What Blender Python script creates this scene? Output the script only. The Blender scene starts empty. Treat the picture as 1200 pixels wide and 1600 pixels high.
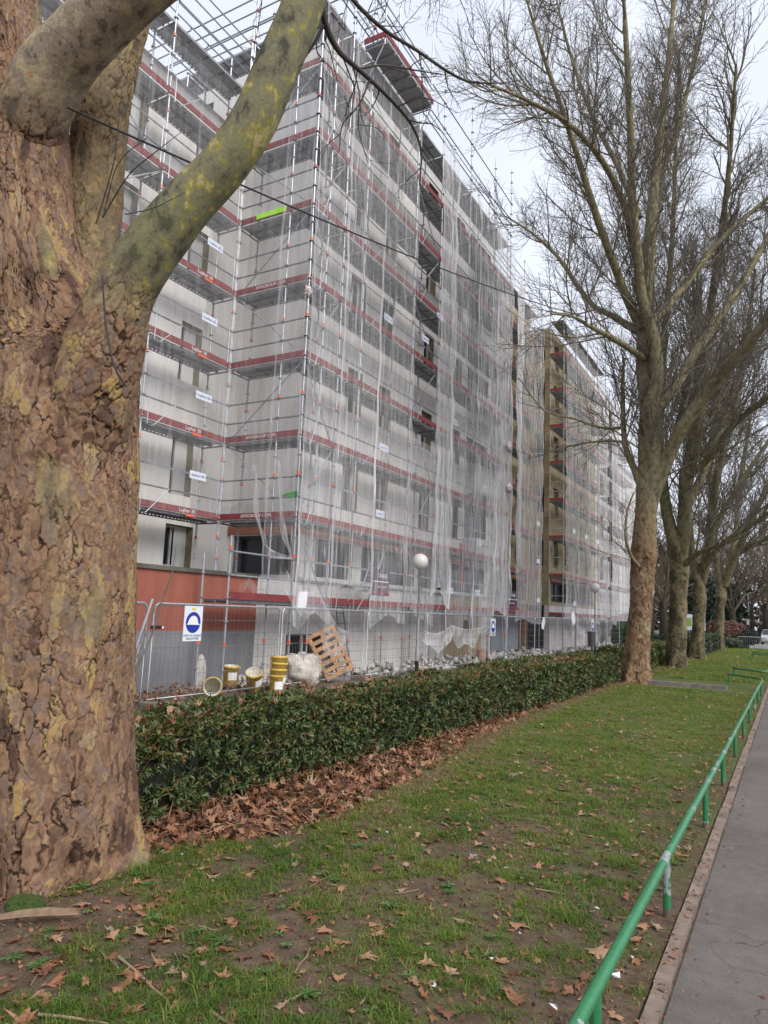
import bpy, bmesh, math, random
import numpy as np
from mathutils import Vector, Matrix, Euler

SC = bpy.context.scene
COL = SC.collection
rng = np.random.default_rng(11)
random.seed(5)
PI = math.pi

# ------------------------------------------------------------------ camera
H = 1.8
F = 1111.0
_p, _y, _r = math.radians(7.92), math.radians(29.75), math.radians(2.25)
CF = np.array([-math.sin(_y) * math.cos(_p), math.cos(_y) * math.cos(_p), math.sin(_p)])
_r0 = np.array([math.cos(_y), math.sin(_y), 0.0])
_u0 = np.cross(_r0, CF)
CR = math.cos(_r) * _r0 + math.sin(_r) * _u0
CU = -math.sin(_r) * _r0 + math.cos(_r) * _u0
EYE = np.array([0.0, 0.0, H])

def at(x, y, d):
    """world point seen at photo pixel x, y at a real distance d in front of the camera"""
    return EYE + d * (CF + (x - 600) / F * CR - (y - 800) / F * CU)

def atx(x, y, X):
    d = CF + (x - 600) / F * CR - (y - 800) / F * CU
    return EYE + d * (X / d[0])

cam_d = bpy.data.cameras.new('camera')
cam = bpy.data.objects.new('camera', cam_d)
COL.objects.link(cam)
cam_d.sensor_fit = 'VERTICAL'
cam_d.angle = 2 * math.atan(800 / F)
cam_d.clip_start = 0.05
cam_d.clip_end = 3000
M = Matrix(((CR[0], CU[0], -CF[0], 0), (CR[1], CU[1], -CF[1], 0), (CR[2], CU[2], -CF[2], H), (0, 0, 0, 1)))
cam.matrix_world = M
SC.camera = cam

# ------------------------------------------------------------------ helpers
class MB:
    def __init__(s):
        s.v, s.f, s.n = [], [], 0
        s.mi = []
    def add(s, V, Fc, mi=0):
        V = np.asarray(V, float)
        s.v.append(V)
        for f in Fc:
            s.f.append([i + s.n for i in f])
            s.mi.append(mi)
        s.n += len(V)
    def box(s, x0, x1, y0, y1, z0, z1, mi=0):
        V = [(x0, y0, z0), (x1, y0, z0), (x1, y1, z0), (x0, y1, z0), (x0, y0, z1), (x1, y0, z1), (x1, y1, z1), (x0, y1, z1)]
        s.add(V, [(0, 3, 2, 1), (4, 5, 6, 7), (0, 1, 5, 4), (1, 2, 6, 5), (2, 3, 7, 6), (3, 0, 4, 7)], mi)
        return s
    def bar(s, a, b, r, n=6, mi=0, r2=None):
        return s.tube([a, b], [r, r if r2 is None else r2], n, mi)
    def tube(s, pts, rad, n=6, mi=0):
        pts = np.asarray(pts, float)
        if np.isscalar(rad):
            rad = [rad] * len(pts)
        T = np.gradient(pts, axis=0)
        T /= np.linalg.norm(T, axis=1)[:, None] + 1e-9
        ref = np.array([0, 0, 1.0]) if abs(T[:, 2].mean()) < 0.8 else np.array([1.0, 0, 0])
        A = np.cross(T, ref); A /= np.linalg.norm(A, axis=1)[:, None] + 1e-9
        B = np.cross(T, A)
        th = np.linspace(0, 2 * PI, n, endpoint=False)
        V = pts[:, None, :] + np.asarray(rad)[:, None, None] * (np.cos(th)[None, :, None] * A[:, None, :] + np.sin(th)[None, :, None] * B[:, None, :])
        k = len(pts)
        Fc = []
        for i in range(k - 1):
            for j in range(n):
                j2 = (j + 1) % n
                Fc.append((i * n + j, i * n + j2, (i + 1) * n + j2, (i + 1) * n + j))
        Fc.append(tuple(range(n))[::-1]); Fc.append(tuple((k - 1) * n + j for j in range(n)))
        s.add(V.reshape(-1, 3), Fc, mi)
        return s
    def quad(s, a, b, c, d, mi=0):
        s.add([a, b, c, d], [(0, 1, 2, 3)], mi); return s
    def lathe(s, prof, c=(0, 0, 0), n=20, mi=0):
        prof = np.asarray(prof, float)
        th = np.linspace(0, 2 * PI, n, endpoint=False)
        V = np.stack([prof[:, 0:1] * np.cos(th), prof[:, 0:1] * np.sin(th), np.repeat(prof[:, 1:2], n, 1)], -1) + np.array(c)
        Fc = []
        for i in range(len(prof) - 1):
            for j in range(n):
                j2 = (j + 1) % n
                Fc.append((i * n + j, i * n + j2, (i + 1) * n + j2, (i + 1) * n + j))
        s.add(V.reshape(-1, 3), Fc, mi)
        return s
    def mesh(s, name, smooth=False):
        m = bpy.data.meshes.new(name)
        V = np.concatenate(s.v) if s.v else np.zeros((0, 3))
        m.from_pydata(V.tolist(), [], s.f)
        if any(s.mi):
            m.polygons.foreach_set('material_index', s.mi)
        if smooth:
            m.polygons.foreach_set('use_smooth', [True] * len(m.polygons))
        m.update()
        return m
    def build(s, name, mat, parent=None, loc=None, rotz=0.0, smooth=False):
        return link(name, s.mesh(name, smooth), mat, parent, loc, rotz)

def link(name, mesh, mat, parent=None, loc=None, rotz=0.0):
    if mat is not None and len(mesh.materials) == 0:
        for m in (mat if isinstance(mat, (list, tuple)) else [mat]):
            mesh.materials.append(m)
    o = bpy.data.objects.new(name, mesh)
    COL.objects.link(o)
    if loc is not None:
        o.location = loc
    o.rotation_euler = (0, 0, rotz)
    if parent is not None:
        o.parent = parent
        o.matrix_parent_inverse = Matrix.Identity(4)
        if any(parent.location) :
            # children are written in world space: take the parent's place off
            o.location = Vector(o.location) - Vector(parent.location)
    return o

def npmesh(name, V, Fq, attrs=None, smooth=False):
    """fast mesh of equal sized faces (N x 3 or N x 4)"""
    V = np.asarray(V, np.float32); Fq = np.asarray(Fq, np.int32)
    m = bpy.data.meshes.new(name)
    k = Fq.shape[1]
    m.vertices.add(len(V)); m.vertices.foreach_set('co', V.ravel())
    m.loops.add(Fq.size); m.loops.foreach_set('vertex_index', Fq.ravel())
    m.polygons.add(len(Fq)); m.polygons.foreach_set('loop_start', np.arange(0, Fq.size, k, dtype=np.int32))
    m.update(calc_edges=True)
    m.validate()
    if smooth:
        m.polygons.foreach_set('use_smooth', np.ones(len(m.polygons), bool))
    for a, val in (attrs or {}).items():
        at_ = m.attributes.new(a, 'FLOAT', 'POINT')
        at_.data.foreach_set('value', np.asarray(val, np.float32))
    return m

def tag(o, label=None, cat=None, group=None, kind=None):
    if label: o['label'] = label
    if cat: o['category'] = cat
    if group: o['group'] = group
    if kind: o['kind'] = kind
    return o

def thing(name, label, cat, loc=(0, 0, 0), group=None):
    o = bpy.data.objects.new(name, None)
    COL.objects.link(o)
    o.location = loc
    o.empty_display_size = 0.2
    return tag(o, label, cat, group)

# ---- numpy noise
def _h(ix, iy, iz, s=0):
    n = (ix.astype(np.int64) * 374761393 + iy.astype(np.int64) * 668265263 + iz.astype(np.int64) * 2147483647 + s * 1274126177)
    n = (n ^ (n >> 13)) * 1274126177
    n = n ^ (n >> 16)
    return (n & 0xffffff) / float(0xffffff)

def vnoise(x, y, z=0.0, s=0):
    x, y, z = np.broadcast_arrays(np.asarray(x, float), np.asarray(y, float), np.asarray(z, float))
    fx, fy, fz = np.floor(x), np.floor(y), np.floor(z)
    tx, ty, tz = x - fx, y - fy, z - fz
    tx, ty, tz = [t * t * (3 - 2 * t) for t in (tx, ty, tz)]
    out = 0
    for dx in (0, 1):
        for dy in (0, 1):
            for dz in (0, 1):
                w = (tx if dx else 1 - tx) * (ty if dy else 1 - ty) * (tz if dz else 1 - tz)
                out = out + w * _h(fx + dx, fy + dy, fz + dz, s)
    return out

def fbm(x, y, z=0.0, s=0, o=4):
    a, r, t = 0.5, 0, 0
    for i in range(o):
        r = r + a * vnoise(np.asarray(x) * 2 ** i, np.asarray(y) * 2 ** i, np.asarray(z) * 2 ** i, s + i)
        t += a; a *= 0.5
    return r / t

def worley(x, y, s=0, px=None):
    """F1, F2 and the nearest cell's random value; px = period in x"""
    fx, fy = np.floor(x), np.floor(y)
    d1 = np.full(x.shape, 9.0); d2 = np.full(x.shape, 9.0); cid = np.zeros(x.shape); oy = np.zeros(x.shape); ox = np.zeros(x.shape)
    z0 = np.zeros(x.shape)
    for dx in (-1, 0, 1):
        for dy in (-1, 0, 1):
            cx, cy = fx + dx, fy + dy
            wx = np.mod(cx, px) if px else cx
            jx, jy, r = _h(wx, cy, z0, s), _h(wx, cy, z0 + 1, s), _h(wx, cy, z0 + 2, s)
            d = np.sqrt((cx + jx - x) ** 2 + (cy + jy - y) ** 2)
            near = d < d1
            d2 = np.where(near, d1, np.minimum(d2, d))
            cid = np.where(near, r, cid); oy = np.where(near, y - cy - jy, oy); ox = np.where(near, x - cx - jx, ox)
            d1 = np.where(near, d, d1)
    return d1, d2, cid, ox, oy

# ------------------------------------------------------------------ materials
class NT:
    def __init__(s, name):
        s.m = bpy.data.materials.new(name)
        s.m.use_nodes = True
        s.t = s.m.node_tree
        s.t.nodes.clear()
        s.out = s.n('ShaderNodeOutputMaterial')
    def n(s, typ, **kw):
        nd = s.t.nodes.new(typ)
        for k, v in kw.items():
            if k.startswith('i_'):
                key = k[2:]
                key = int(key) if key.isdigit() else key.replace('_', ' ')
                sock = nd.inputs[key]
                if hasattr(v, 'is_output') or isinstance(v, bpy.types.NodeSocket):
                    s.t.links.new(v, sock)
                else:
                    sock.default_value = v
            else:
                setattr(nd, k, v)
        return nd
    def l(s, a, b):
        s.t.links.new(a, b)
    def coord(s, kind='Object', scale=(1, 1, 1)):
        tc = s.n('ShaderNodeTexCoord')
        mp = s.n('ShaderNodeMapping', i_Scale=scale)
        s.l(tc.outputs[kind], mp.inputs['Vector'])
        return mp.outputs[0]
    def wcoord(s, scale=(1, 1, 1)):
        g = s.n('ShaderNodeNewGeometry')
        mp = s.n('ShaderNodeMapping', i_Scale=scale)
        s.l(g.outputs['Position'], mp.inputs['Vector'])
        return mp.outputs[0]
    def noise(s, vec, scale=5, detail=4, rough=0.55):
        return s.n('ShaderNodeTexNoise', i_Vector=vec, i_Scale=scale, i_Detail=detail, i_Roughness=rough).outputs[0]
    def ramp(s, fac, stops, interp='LINEAR'):
        r = s.n('ShaderNodeValToRGB')
        r.color_ramp.interpolation = interp
        el = r.color_ramp.elements
        while len(el) > 1: el.remove(el[0])
        el[0].position = stops[0][0]; el[0].color = c4(stops[0][1])
        for p, c in stops[1:]:
            e = el.new(p); e.color = c4(c)
        s.l(fac, r.inputs[0])
        return r.outputs[0]
    def mix(s, fac, a, b, mode='MIX'):
        m = s.n('ShaderNodeMix', data_type='RGBA', blend_type=mode)
        for v, k in ((fac, 0), (a, 6), (b, 7)):
            if isinstance(v, bpy.types.NodeSocket): s.l(v, m.inputs[k])
            else: m.inputs[k].default_value = v if k == 0 else c4(v)
        return m.outputs[2]
    def math(s, op, a, b=0.0, clamp=False):
        m = s.n('ShaderNodeMath', operation=op, use_clamp=clamp)
        for v, k in ((a, 0), (b, 1)):
            if isinstance(v, bpy.types.NodeSocket): s.l(v, m.inputs[k])
            else: m.inputs[k].default_value = v
        return m.outputs[0]
    def attr(s, name):
        return s.n('ShaderNodeAttribute', attribute_name=name).outputs['Fac']
    def bump(s, h, strength=0.3, dist=0.01):
        return s.n('ShaderNodeBump', i_Height=h, i_Strength=strength, i_Distance=dist).outputs[0]
    def pbr(s, color, rough=0.7, metal=0.0, normal=None, spec=None, trans=None):
        b = s.n('ShaderNodeBsdfPrincipled')
        for v, k in ((color, 'Base Color'), (rough, 'Roughness'), (metal, 'Metallic')):
            if isinstance(v, bpy.types.NodeSocket): s.l(v, b.inputs[k])
            else: b.inputs[k].default_value = c4(v) if k == 'Base Color' else v
        if normal is not None: s.l(normal, b.inputs['Normal'])
        if spec is not None: b.inputs['Specular IOR Level'].default_value = spec
        s.l(b.outputs[0], s.out.inputs[0])
        return b
def c4(c):
    return tuple(c) if len(c) == 4 else (c[0], c[1], c[2], 1.0)

def simple(name, col, rough=0.7, metal=0.0, var=0.25, scale=6.0, bump=0.0, spec=None, world=True):
    t = NT(name)
    v = t.wcoord() if world else t.coord()
    nz = t.noise(v, scale, 5, 0.6)
    dark = [c * (1 - var) for c in col]; lite = [min(1, c * (1 + var)) for c in col]
    c = t.ramp(nz, [(0.3, dark), (0.7, lite)])
    nrm = t.bump(t.noise(v, scale * 8, 3), bump, 0.01) if bump else None
    t.pbr(c, rough, metal, nrm, spec)
    return t.m

M_ = {}
M_['steel'] = simple('galvanised_steel', (0.40, 0.42, 0.45), 0.42, 0.55, 0.22, 9)
M_['steel_dark'] = simple('weathered_steel', (0.22, 0.23, 0.25), 0.5, 0.5, 0.25, 7)
M_['orange_mark'] = simple('orange_plastic', (0.75, 0.12, 0.04), 0.5)
M_['toe'] = simple('red_brown_board', (0.205, 0.036, 0.038), 0.6, 0, 0.22, 4, 0.1)
M_['white_paint'] = simple('white_print', (0.78, 0.78, 0.78), 0.6, 0, 0.03)
M_['board_white'] = simple('white_plate', (0.72, 0.76, 0.84), 0.4, 0, 0.05, 3)
M_['blue'] = simple('sign_blue', (0.012, 0.03, 0.33), 0.4, 0, 0.06)
M_['print_blue'] = simple('print_blue', (0.03, 0.10, 0.42), 0.5, 0, 0.05)
M_['ink'] = simple('dark_ink', (0.05, 0.06, 0.10), 0.6, 0, 0.05)
M_['yellow_ink'] = simple('yellow_print', (0.75, 0.60, 0.05), 0.5, 0, 0.05)
M_['plum'] = simple('plum_banner', (0.055, 0.022, 0.045), 0.55, 0, 0.2, 3)
M_['banner_red'] = simple('banner_red', (0.45, 0.06, 0.06), 0.55, 0, 0.1)
M_['peach'] = simple('banner_peach', (0.80, 0.52, 0.42), 0.6, 0, 0.05)
M_['glass'] = simple('dark_window_glass', (0.018, 0.02, 0.025), 0.1, 0, 0.3, 1.5)
M_['shopglass'] = simple('dark_shop_glass', (0.022, 0.026, 0.034), 0.2, 0, 0.4, 0.9)
M_['frame'] = simple('white_frame', (0.62, 0.62, 0.62), 0.4, 0, 0.06)
M_['reveal'] = simple('bare_insulation_reveal', (0.23, 0.20, 0.12), 0.9, 0, 0.25, 5, 0.3)
M_['lintel'] = simple('brick_red_lintel', (0.32, 0.13, 0.085), 0.8, 0, 0.2, 3, 0.2)
M_['roof'] = simple('roof_felt', (0.10, 0.10, 0.105), 0.9)
M_['parapet'] = simple('pale_parapet', (0.52, 0.51, 0.50), 0.8, 0, 0.10, 2, 0.1)
M_['redpanel'] = simple('red_shutter_panel', (0.42, 0.018, 0.022), 0.5, 0, 0.15, 3)
M_['flake'] = simple('shed_bark', (0.21, 0.14, 0.09), 0.9, 0, 0.3, 20, 0.4)
M_['black'] = simple('black_rubber', (0.015, 0.015, 0.016), 0.5)
M_['green'] = None
M_['rail_base'] = simple('rusty_steel', (0.14, 0.10, 0.08), 0.7, 0.2)
M_['neon'] = simple('hi_vis_tape', (0.38, 0.85, 0.02), 0.5, 0, 0.05)
M_['clamp_green'] = simple('green_clamp', (0.02, 0.30, 0.04), 0.5)
M_['globe'] = simple('opal_globe', (0.62, 0.61, 0.58), 0.3, 0, 0.05, 3)
M_['lamp_pole'] = simple('grey_lamp_pole', (0.36, 0.36, 0.37), 0.5, 0.3)
M_['bucket'] = simple('yellow_bucket', (0.56, 0.38, 0.07), 0.55, 0, 0.3, 14)
M_['bucket_in'] = simple('plaster_stained_white', (0.62, 0.58, 0.48), 0.7, 0, 0.2, 8)
M_['paper'] = simple('white_paper', (0.80, 0.80, 0.84), 0.7, 0, 0.04)
M_['sack'] = simple('woven_sack', (0.50, 0.46, 0.41), 0.85, 0, 0.35, 7, 0.9)
M_['pallet'] = simple('pallet_wood', (0.40, 0.23, 0.12), 0.8, 0, 0.3, 7, 0.3)
M_['tan'] = None
M_['greydoor'] = simple('grey_door', (0.27, 0.28, 0.32), 0.5, 0, 0.12, 1.2)
M_['slat'] = simple('brown_timber', (0.23, 0.14, 0.05), 0.8, 0, 0.35, 6, 0.3)
M_['cable'] = simple('black_cable', (0.012, 0.012, 0.012), 0.5)
M_['bin'] = simple('dark_grey_bin', (0.08, 0.085, 0.095), 0.5)
M_['plastic'] = simple('pink_white_plastic', (0.62, 0.52, 0.52), 0.45, 0, 0.3, 10, 0.4)
M_['rubble'] = simple('white_rubble', (0.52, 0.50, 0.47), 0.9, 0, 0.25, 9, 0.5)
M_['farleaf'] = None

def m_render():
    t = NT('pale_render_panels')
    v = t.wcoord()
    big = t.noise(v, 0.35, 4, 0.6)
    strk = t.noise(t.wcoord((2.2, 2.2, 0.16)), 1.0, 4, 0.65)
    fine = t.noise(v, 22, 4, 0.6)
    c = t.ramp(big, [(0.25, (0.70, 0.675, 0.645)), (0.75, (0.80, 0.78, 0.755))])
    st = t.ramp(strk, [(0.35, (0.84, 0.82, 0.80)), (0.6, (1, 1, 1))])
    c = t.mix(0.8, c, st, 'MULTIPLY')
    c = t.mix(0.25, c, t.ramp(fine, [(0.3, (0.75, 0.75, 0.75)), (0.7, (1, 1, 1))]), 'MULTIPLY')
    t.pbr(c, 0.88, 0, t.bump(fine, 0.15, 0.01))
    return t.m
M_['render'] = m_render()

def m_podium():
    t = NT('whitewashed_blockwork')
    g = t.n('ShaderNodeNewGeometry')
    sx = t.n('ShaderNodeSeparateXYZ'); t.l(g.outputs['Position'], sx.inputs[0])
    cb = t.n('ShaderNodeCombineXYZ'); t.l(sx.outputs[1], cb.inputs[0]); t.l(sx.outputs[2], cb.inputs[1])
    br = t.n('ShaderNodeTexBrick', i_Vector=cb.outputs[0], i_Scale=1.0, i_Mortar_Size=0.006)
    br.inputs['Color1'].default_value = (0.66, 0.64, 0.62, 1); br.inputs['Color2'].default_value = (0.71, 0.69, 0.67, 1)
    br.inputs['Mortar'].default_value = (0.52, 0.50, 0.48, 1)
    br.inputs['Brick Width'].default_value = 0.5; br.inputs['Row Height'].default_value = 0.2
    nz = t.noise(t.wcoord((1, 1, 0.5)), 1.6, 5, 0.65)
    c = t.mix(0.7, br.outputs[0], t.ramp(nz, [(0.3, (0.72, 0.70, 0.68)), (0.65, (1, 1, 1))]), 'MULTIPLY')
    t.pbr(c, 0.9, 0, t.bump(nz, 0.2, 0.02))
    return t.m
M_['podium'] = m_podium()

def m_wool():
    t = NT('mineral_wool_boards')
    g = t.n('ShaderNodeNewGeometry')
    sx = t.n('ShaderNodeSeparateXYZ'); t.l(g.outputs['Position'], sx.inputs[0])
    ad = t.math('ADD', sx.outputs[0], sx.outputs[1])
    cb = t.n('ShaderNodeCombineXYZ'); t.l(ad, cb.inputs[0]); t.l(sx.outputs[2], cb.inputs[1])
    br = t.n('ShaderNodeTexBrick', i_Vector=cb.outputs[0], i_Scale=1.0, i_Mortar_Size=0.012)
    br.inputs['Color1'].default_value = (0.37, 0.295, 0.16, 1); br.inputs['Color2'].default_value = (0.46, 0.385, 0.24, 1)
    br.inputs['Mortar'].default_value = (0.23, 0.18, 0.11, 1)
    br.inputs['Brick Width'].default_value = 1.2; br.inputs['Row Height'].default_value = 0.6
    nz = t.noise(t.wcoord(), 2.5, 5, 0.65)
    c = t.mix(0.7, br.outputs[0], t.ramp(nz, [(0.3, (0.65, 0.62, 0.58)), (0.7, (1, 1, 1))]), 'MULTIPLY')
    # round fixings, one row of dots per half board
    vo = t.n('ShaderNodeTexVoronoi', i_Vector=cb.outputs[0], i_Scale=2.6); vo.inputs['Randomness'].default_value = 0.15
    dot = t.math('LESS_THAN', vo.outputs['Distance'], 0.12)
    c = t.mix(dot, c, (0.16, 0.12, 0.07))
    t.pbr(c, 0.95, 0, t.bump(nz, 0.3, 0.02))
    return t.m
M_['wool'] = m_wool()

def m_terrace(name, base, dark):
    t = NT(name)
    v = t.wcoord()
    big = t.noise(v, 0.8, 5, 0.6)
    fine = t.noise(v, 14, 5, 0.65)
    strk = t.noise(t.wcoord((3, 3, 0.25)), 1.2, 4, 0.6)
    c = t.ramp(big, [(0.3, dark), (0.7, base)])
    c = t.mix(0.55, c, t.ramp(strk, [(0.35, (0.7, 0.7, 0.7)), (0.6, (1, 1, 1))]), 'MULTIPLY')
    c = t.mix(0.35, c, t.ramp(fine, [(0.3, (0.7, 0.7, 0.7)), (0.7, (1, 1, 1))]), 'MULTIPLY')
    t.pbr(c, 0.9, 0, t.bump(fine, 0.25, 0.01))
    return t.m
M_['orange_wall'] = m_terrace('terracotta_paint', (0.36, 0.115, 0.075), (0.30, 0.10, 0.07))
M_['grey_wall'] = m_terrace('grey_cement_render', (0.25, 0.25, 0.265), (0.18, 0.18, 0.19))
M_['coping'] = m_terrace('mossy_coping', (0.16, 0.15, 0.12), (0.06, 0.06, 0.045))
M_['tan'] = m_terrace('tan_boarding', (0.45, 0.34, 0.20), (0.36, 0.27, 0.16))

def m_net():
    t = NT('debris_netting')
    a = t.noise(t.wcoord((9, 9, 0.35)), 1.0, 3, 0.6)
    b = t.noise(t.wcoord((1.1, 1.1, 0.5)), 1.0, 3, 0.5)
    at_ = t.attr('dens')
    al = t.math('MULTIPLY', t.n('ShaderNodeMapRange', i_Value=a, i_1=0.35, i_2=0.70, i_3=0.13, i_4=0.38).outputs[0],
                t.n('ShaderNodeMapRange', i_Value=b, i_1=0.3, i_2=0.7, i_3=0.75, i_4=1.1).outputs[0])
    g = t.n('ShaderNodeNewGeometry'); sx = t.n('ShaderNodeSeparateXYZ'); t.l(g.outputs['Position'], sx.inputs[0])
    lc = t.n('ShaderNodeCombineXYZ'); t.l(t.math('ADD', sx.outputs[0], sx.outputs[1]), lc.inputs[0]); t.l(t.math('MULTIPLY', sx.outputs[2], 0.035), lc.inputs[1])
    cn = t.noise(lc.outputs[0], 4.5, 2, 0.5)
    crs = t.n('ShaderNodeMapRange', i_Value=t.math('ABSOLUTE', t.math('SUBTRACT', cn, 0.5)), i_1=0.0, i_2=0.016, i_3=0.34, i_4=0.0).outputs[0]
    al = t.math('ADD', al, crs)
    al = t.math('MULTIPLY', al, at_)
    al = t.math('MINIMUM', al, 0.92)
    d = t.n('ShaderNodeBsdfDiffuse', i_Color=(0.93, 0.93, 0.95, 1))
    tr = t.n('ShaderNodeBsdfTranslucent', i_Color=(0.86, 0.86, 0.88, 1))
    mx = t.n('ShaderNodeMixShader', i_0=0.4); t.l(d.outputs[0], mx.inputs[1]); t.l(tr.outputs[0], mx.inputs[2])
    tp = t.n('ShaderNodeBsdfTransparent')
    m2 = t.n('ShaderNodeMixShader', i_0=al); t.l(tp.outputs[0], m2.inputs[1]); t.l(mx.outputs[0], m2.inputs[2])
    t.l(m2.outputs[0], t.out.inputs[0])
    return t.m
M_['net'] = m_net()

def m_deck():
    t = NT('perforated_deck_steel')
    v = t.coord('Object')
    sx = t.n('ShaderNodeSeparateXYZ'); t.l(v, sx.inputs[0])
    nz = t.noise(v, 6, 4)
    c = t.ramp(nz, [(0.3, (0.24, 0.245, 0.26)), (0.7, (0.38, 0.39, 0.41))])
    b = t.n('ShaderNodeBsdfPrincipled', i_Roughness=0.5, i_Metallic=0.2); t.l(c, b.inputs['Base Color'])
    # punched holes: one row near each long edge
    fx = t.math('ABSOLUTE', t.math('SUBTRACT', t.math('FRACT', t.math('MULTIPLY', sx.outputs[0], 8.5)), 0.5))
    hx = t.math('LESS_THAN', fx, 0.24)
    w1 = t.math('GREATER_THAN', sx.outputs[1], 0.695)
    w2 = t.math('LESS_THAN', t.math('ABSOLUTE', t.math('ADD', sx.outputs[2], 0.040)), 0.013)
    hl = t.math('MULTIPLY', hx, t.math('MULTIPLY', w1, w2))
    tp = t.n('ShaderNodeBsdfTransparent')
    mx = t.n('ShaderNodeMixShader', i_0=hl); t.l(b.outputs[0], mx.inputs[1]); t.l(tp.outputs[0], mx.inputs[2])
    t.l(mx.outputs[0], t.out.inputs[0])
    return t.m
M_['deck'] = m_deck()

def m_green():
    t = NT('worn_green_paint')
    v = t.wcoord()
    n1 = t.noise(v, 3.0, 5, 0.65); n2 = t.noise(v, 40, 3)
    c = t.ramp(n2, [(0.3, (0.014, 0.15, 0.05)), (0.7, (0.025, 0.21, 0.075))])
    bare = t.math('GREATER_THAN', t.math('ADD', n1, t.math('MULTIPLY', n2, 0.12)), 0.655)
    c = t.mix(bare, c, t.ramp(n2, [(0.3, (0.20, 0.21, 0.22)), (0.7, (0.36, 0.37, 0.38))]))
    fd = t.noise(v, 1.1, 3)
    c = t.mix(t.math('MULTIPLY', fd, 0.2), c, (0.10, 0.27, 0.16))
    gr = t.noise(v, 14, 6, 0.7)
    c = t.mix(t.n('ShaderNodeMapRange', i_Value=gr, i_1=0.55, i_2=0.75, i_3=0.0, i_4=0.5).outputs[0], c, (0.05, 0.07, 0.04))
    t.pbr(c, t.ramp(bare, [(0, (0.35,) * 3), (1, (0.45,) * 3)]), 0.0, None)
    return t.m
M_['green'] = m_green()

def m_bark(name, cols, crackdark=0.45, patches=None):
    """cols: stops over the plate value; patches: smooth-bark colours over noise"""
    t = NT(name)
    v = t.coord('Object')
    pl = t.attr('plate'); ed = t.attr('edge'); sm = t.attr('smooth')
    n1 = t.noise(v, 2.3, 4, 0.6); n2 = t.noise(v, 30, 5, 0.7); n3 = t.noise(v, 7, 5, 0.65)
    val = t.math('ADD', t.math('MULTIPLY', pl, 0.70), t.math('MULTIPLY', n1, 0.30))
    c = t.ramp(val, cols)
    if patches:
        pn = t.noise(t.coord('Object', (1, 1, 0.6)), 9.5, 5, 0.58)
        p2 = t.noise(v, 1.7, 2, 0.5)
        pv = t.math('ADD', t.math('MULTIPLY', pn, 0.75), t.math('MULTIPLY', p2, 0.25))
        pc = t.ramp(pv, patches, 'CONSTANT')
        moss = t.noise(v, 1.3, 3)
        pc = t.mix(t.n('ShaderNodeMapRange', i_Value=moss, i_1=0.45, i_2=0.75, i_3=0.0, i_4=0.3).outputs[0], pc, (0.19, 0.20, 0.05))
        c = t.mix(sm, c, pc)
    c = t.mix(0.6, c, t.ramp(n2, [(0.25, (0.55, 0.53, 0.5)), (0.6, (1, 1, 1)), (0.8, (1.0, 0.97, 0.92))]), 'MULTIPLY')
    c = t.mix(0.35, c, t.ramp(n3, [(0.3, (0.62, 0.6, 0.58)), (0.7, (1, 1, 1))]), 'MULTIPLY')
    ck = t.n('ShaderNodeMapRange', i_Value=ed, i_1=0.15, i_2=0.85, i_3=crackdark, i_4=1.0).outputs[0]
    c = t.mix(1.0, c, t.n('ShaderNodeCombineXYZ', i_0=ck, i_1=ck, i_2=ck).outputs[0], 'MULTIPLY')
    t.pbr(c, 0.9, 0, t.bump(t.math('ADD', n2, t.math('MULTIPLY', n3, 0.7)), 0.55, 0.012), 0.25)
    return t.m
BARK_COLS = [(0.10, (0.045, 0.031, 0.025)), (0.25, (0.119, 0.067, 0.047)), (0.33, (0.209, 0.122, 0.074)), (0.40, (0.299, 0.180, 0.106)), (0.45, (0.153, 0.093, 0.067)),
             (0.50, (0.266, 0.157, 0.094)), (0.55, (0.175, 0.128, 0.113)), (0.60, (0.328, 0.209, 0.110)), (0.66, (0.198, 0.099, 0.062)), (0.72, (0.305, 0.226, 0.150)), (0.80, (0.395, 0.261, 0.090)), (0.9, (0.226, 0.180, 0.150))]
PATCH = [(0.0, (0.075, 0.075, 0.055)), (0.40, (0.155, 0.15, 0.095)), (0.455, (0.21, 0.20, 0.12)), (0.545, (0.29, 0.265, 0.07)), (0.585, (0.44, 0.375, 0.185)), (0.64, (0.30, 0.28, 0.09))]
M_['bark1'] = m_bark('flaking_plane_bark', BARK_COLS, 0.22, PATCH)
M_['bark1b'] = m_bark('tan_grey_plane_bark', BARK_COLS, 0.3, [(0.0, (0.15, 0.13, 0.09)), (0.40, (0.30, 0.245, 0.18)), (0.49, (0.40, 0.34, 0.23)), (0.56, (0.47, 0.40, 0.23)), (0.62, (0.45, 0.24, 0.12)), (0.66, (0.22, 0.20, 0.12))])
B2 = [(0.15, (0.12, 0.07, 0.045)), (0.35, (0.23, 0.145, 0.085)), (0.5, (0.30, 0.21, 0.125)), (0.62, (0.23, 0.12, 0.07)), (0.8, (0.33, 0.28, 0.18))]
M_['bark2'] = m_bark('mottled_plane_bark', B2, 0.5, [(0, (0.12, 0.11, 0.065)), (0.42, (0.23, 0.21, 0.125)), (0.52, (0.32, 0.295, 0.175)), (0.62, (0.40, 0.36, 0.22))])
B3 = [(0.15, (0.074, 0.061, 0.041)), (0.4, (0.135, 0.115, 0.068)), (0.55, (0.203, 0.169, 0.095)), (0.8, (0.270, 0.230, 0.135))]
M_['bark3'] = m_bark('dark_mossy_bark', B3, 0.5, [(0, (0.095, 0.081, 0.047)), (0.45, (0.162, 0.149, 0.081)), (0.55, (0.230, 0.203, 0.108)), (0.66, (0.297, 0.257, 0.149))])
M_['twig'] = simple('twig_bark', (0.125, 0.107, 0.085), 0.8, 0, 0.3, 3)
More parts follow.
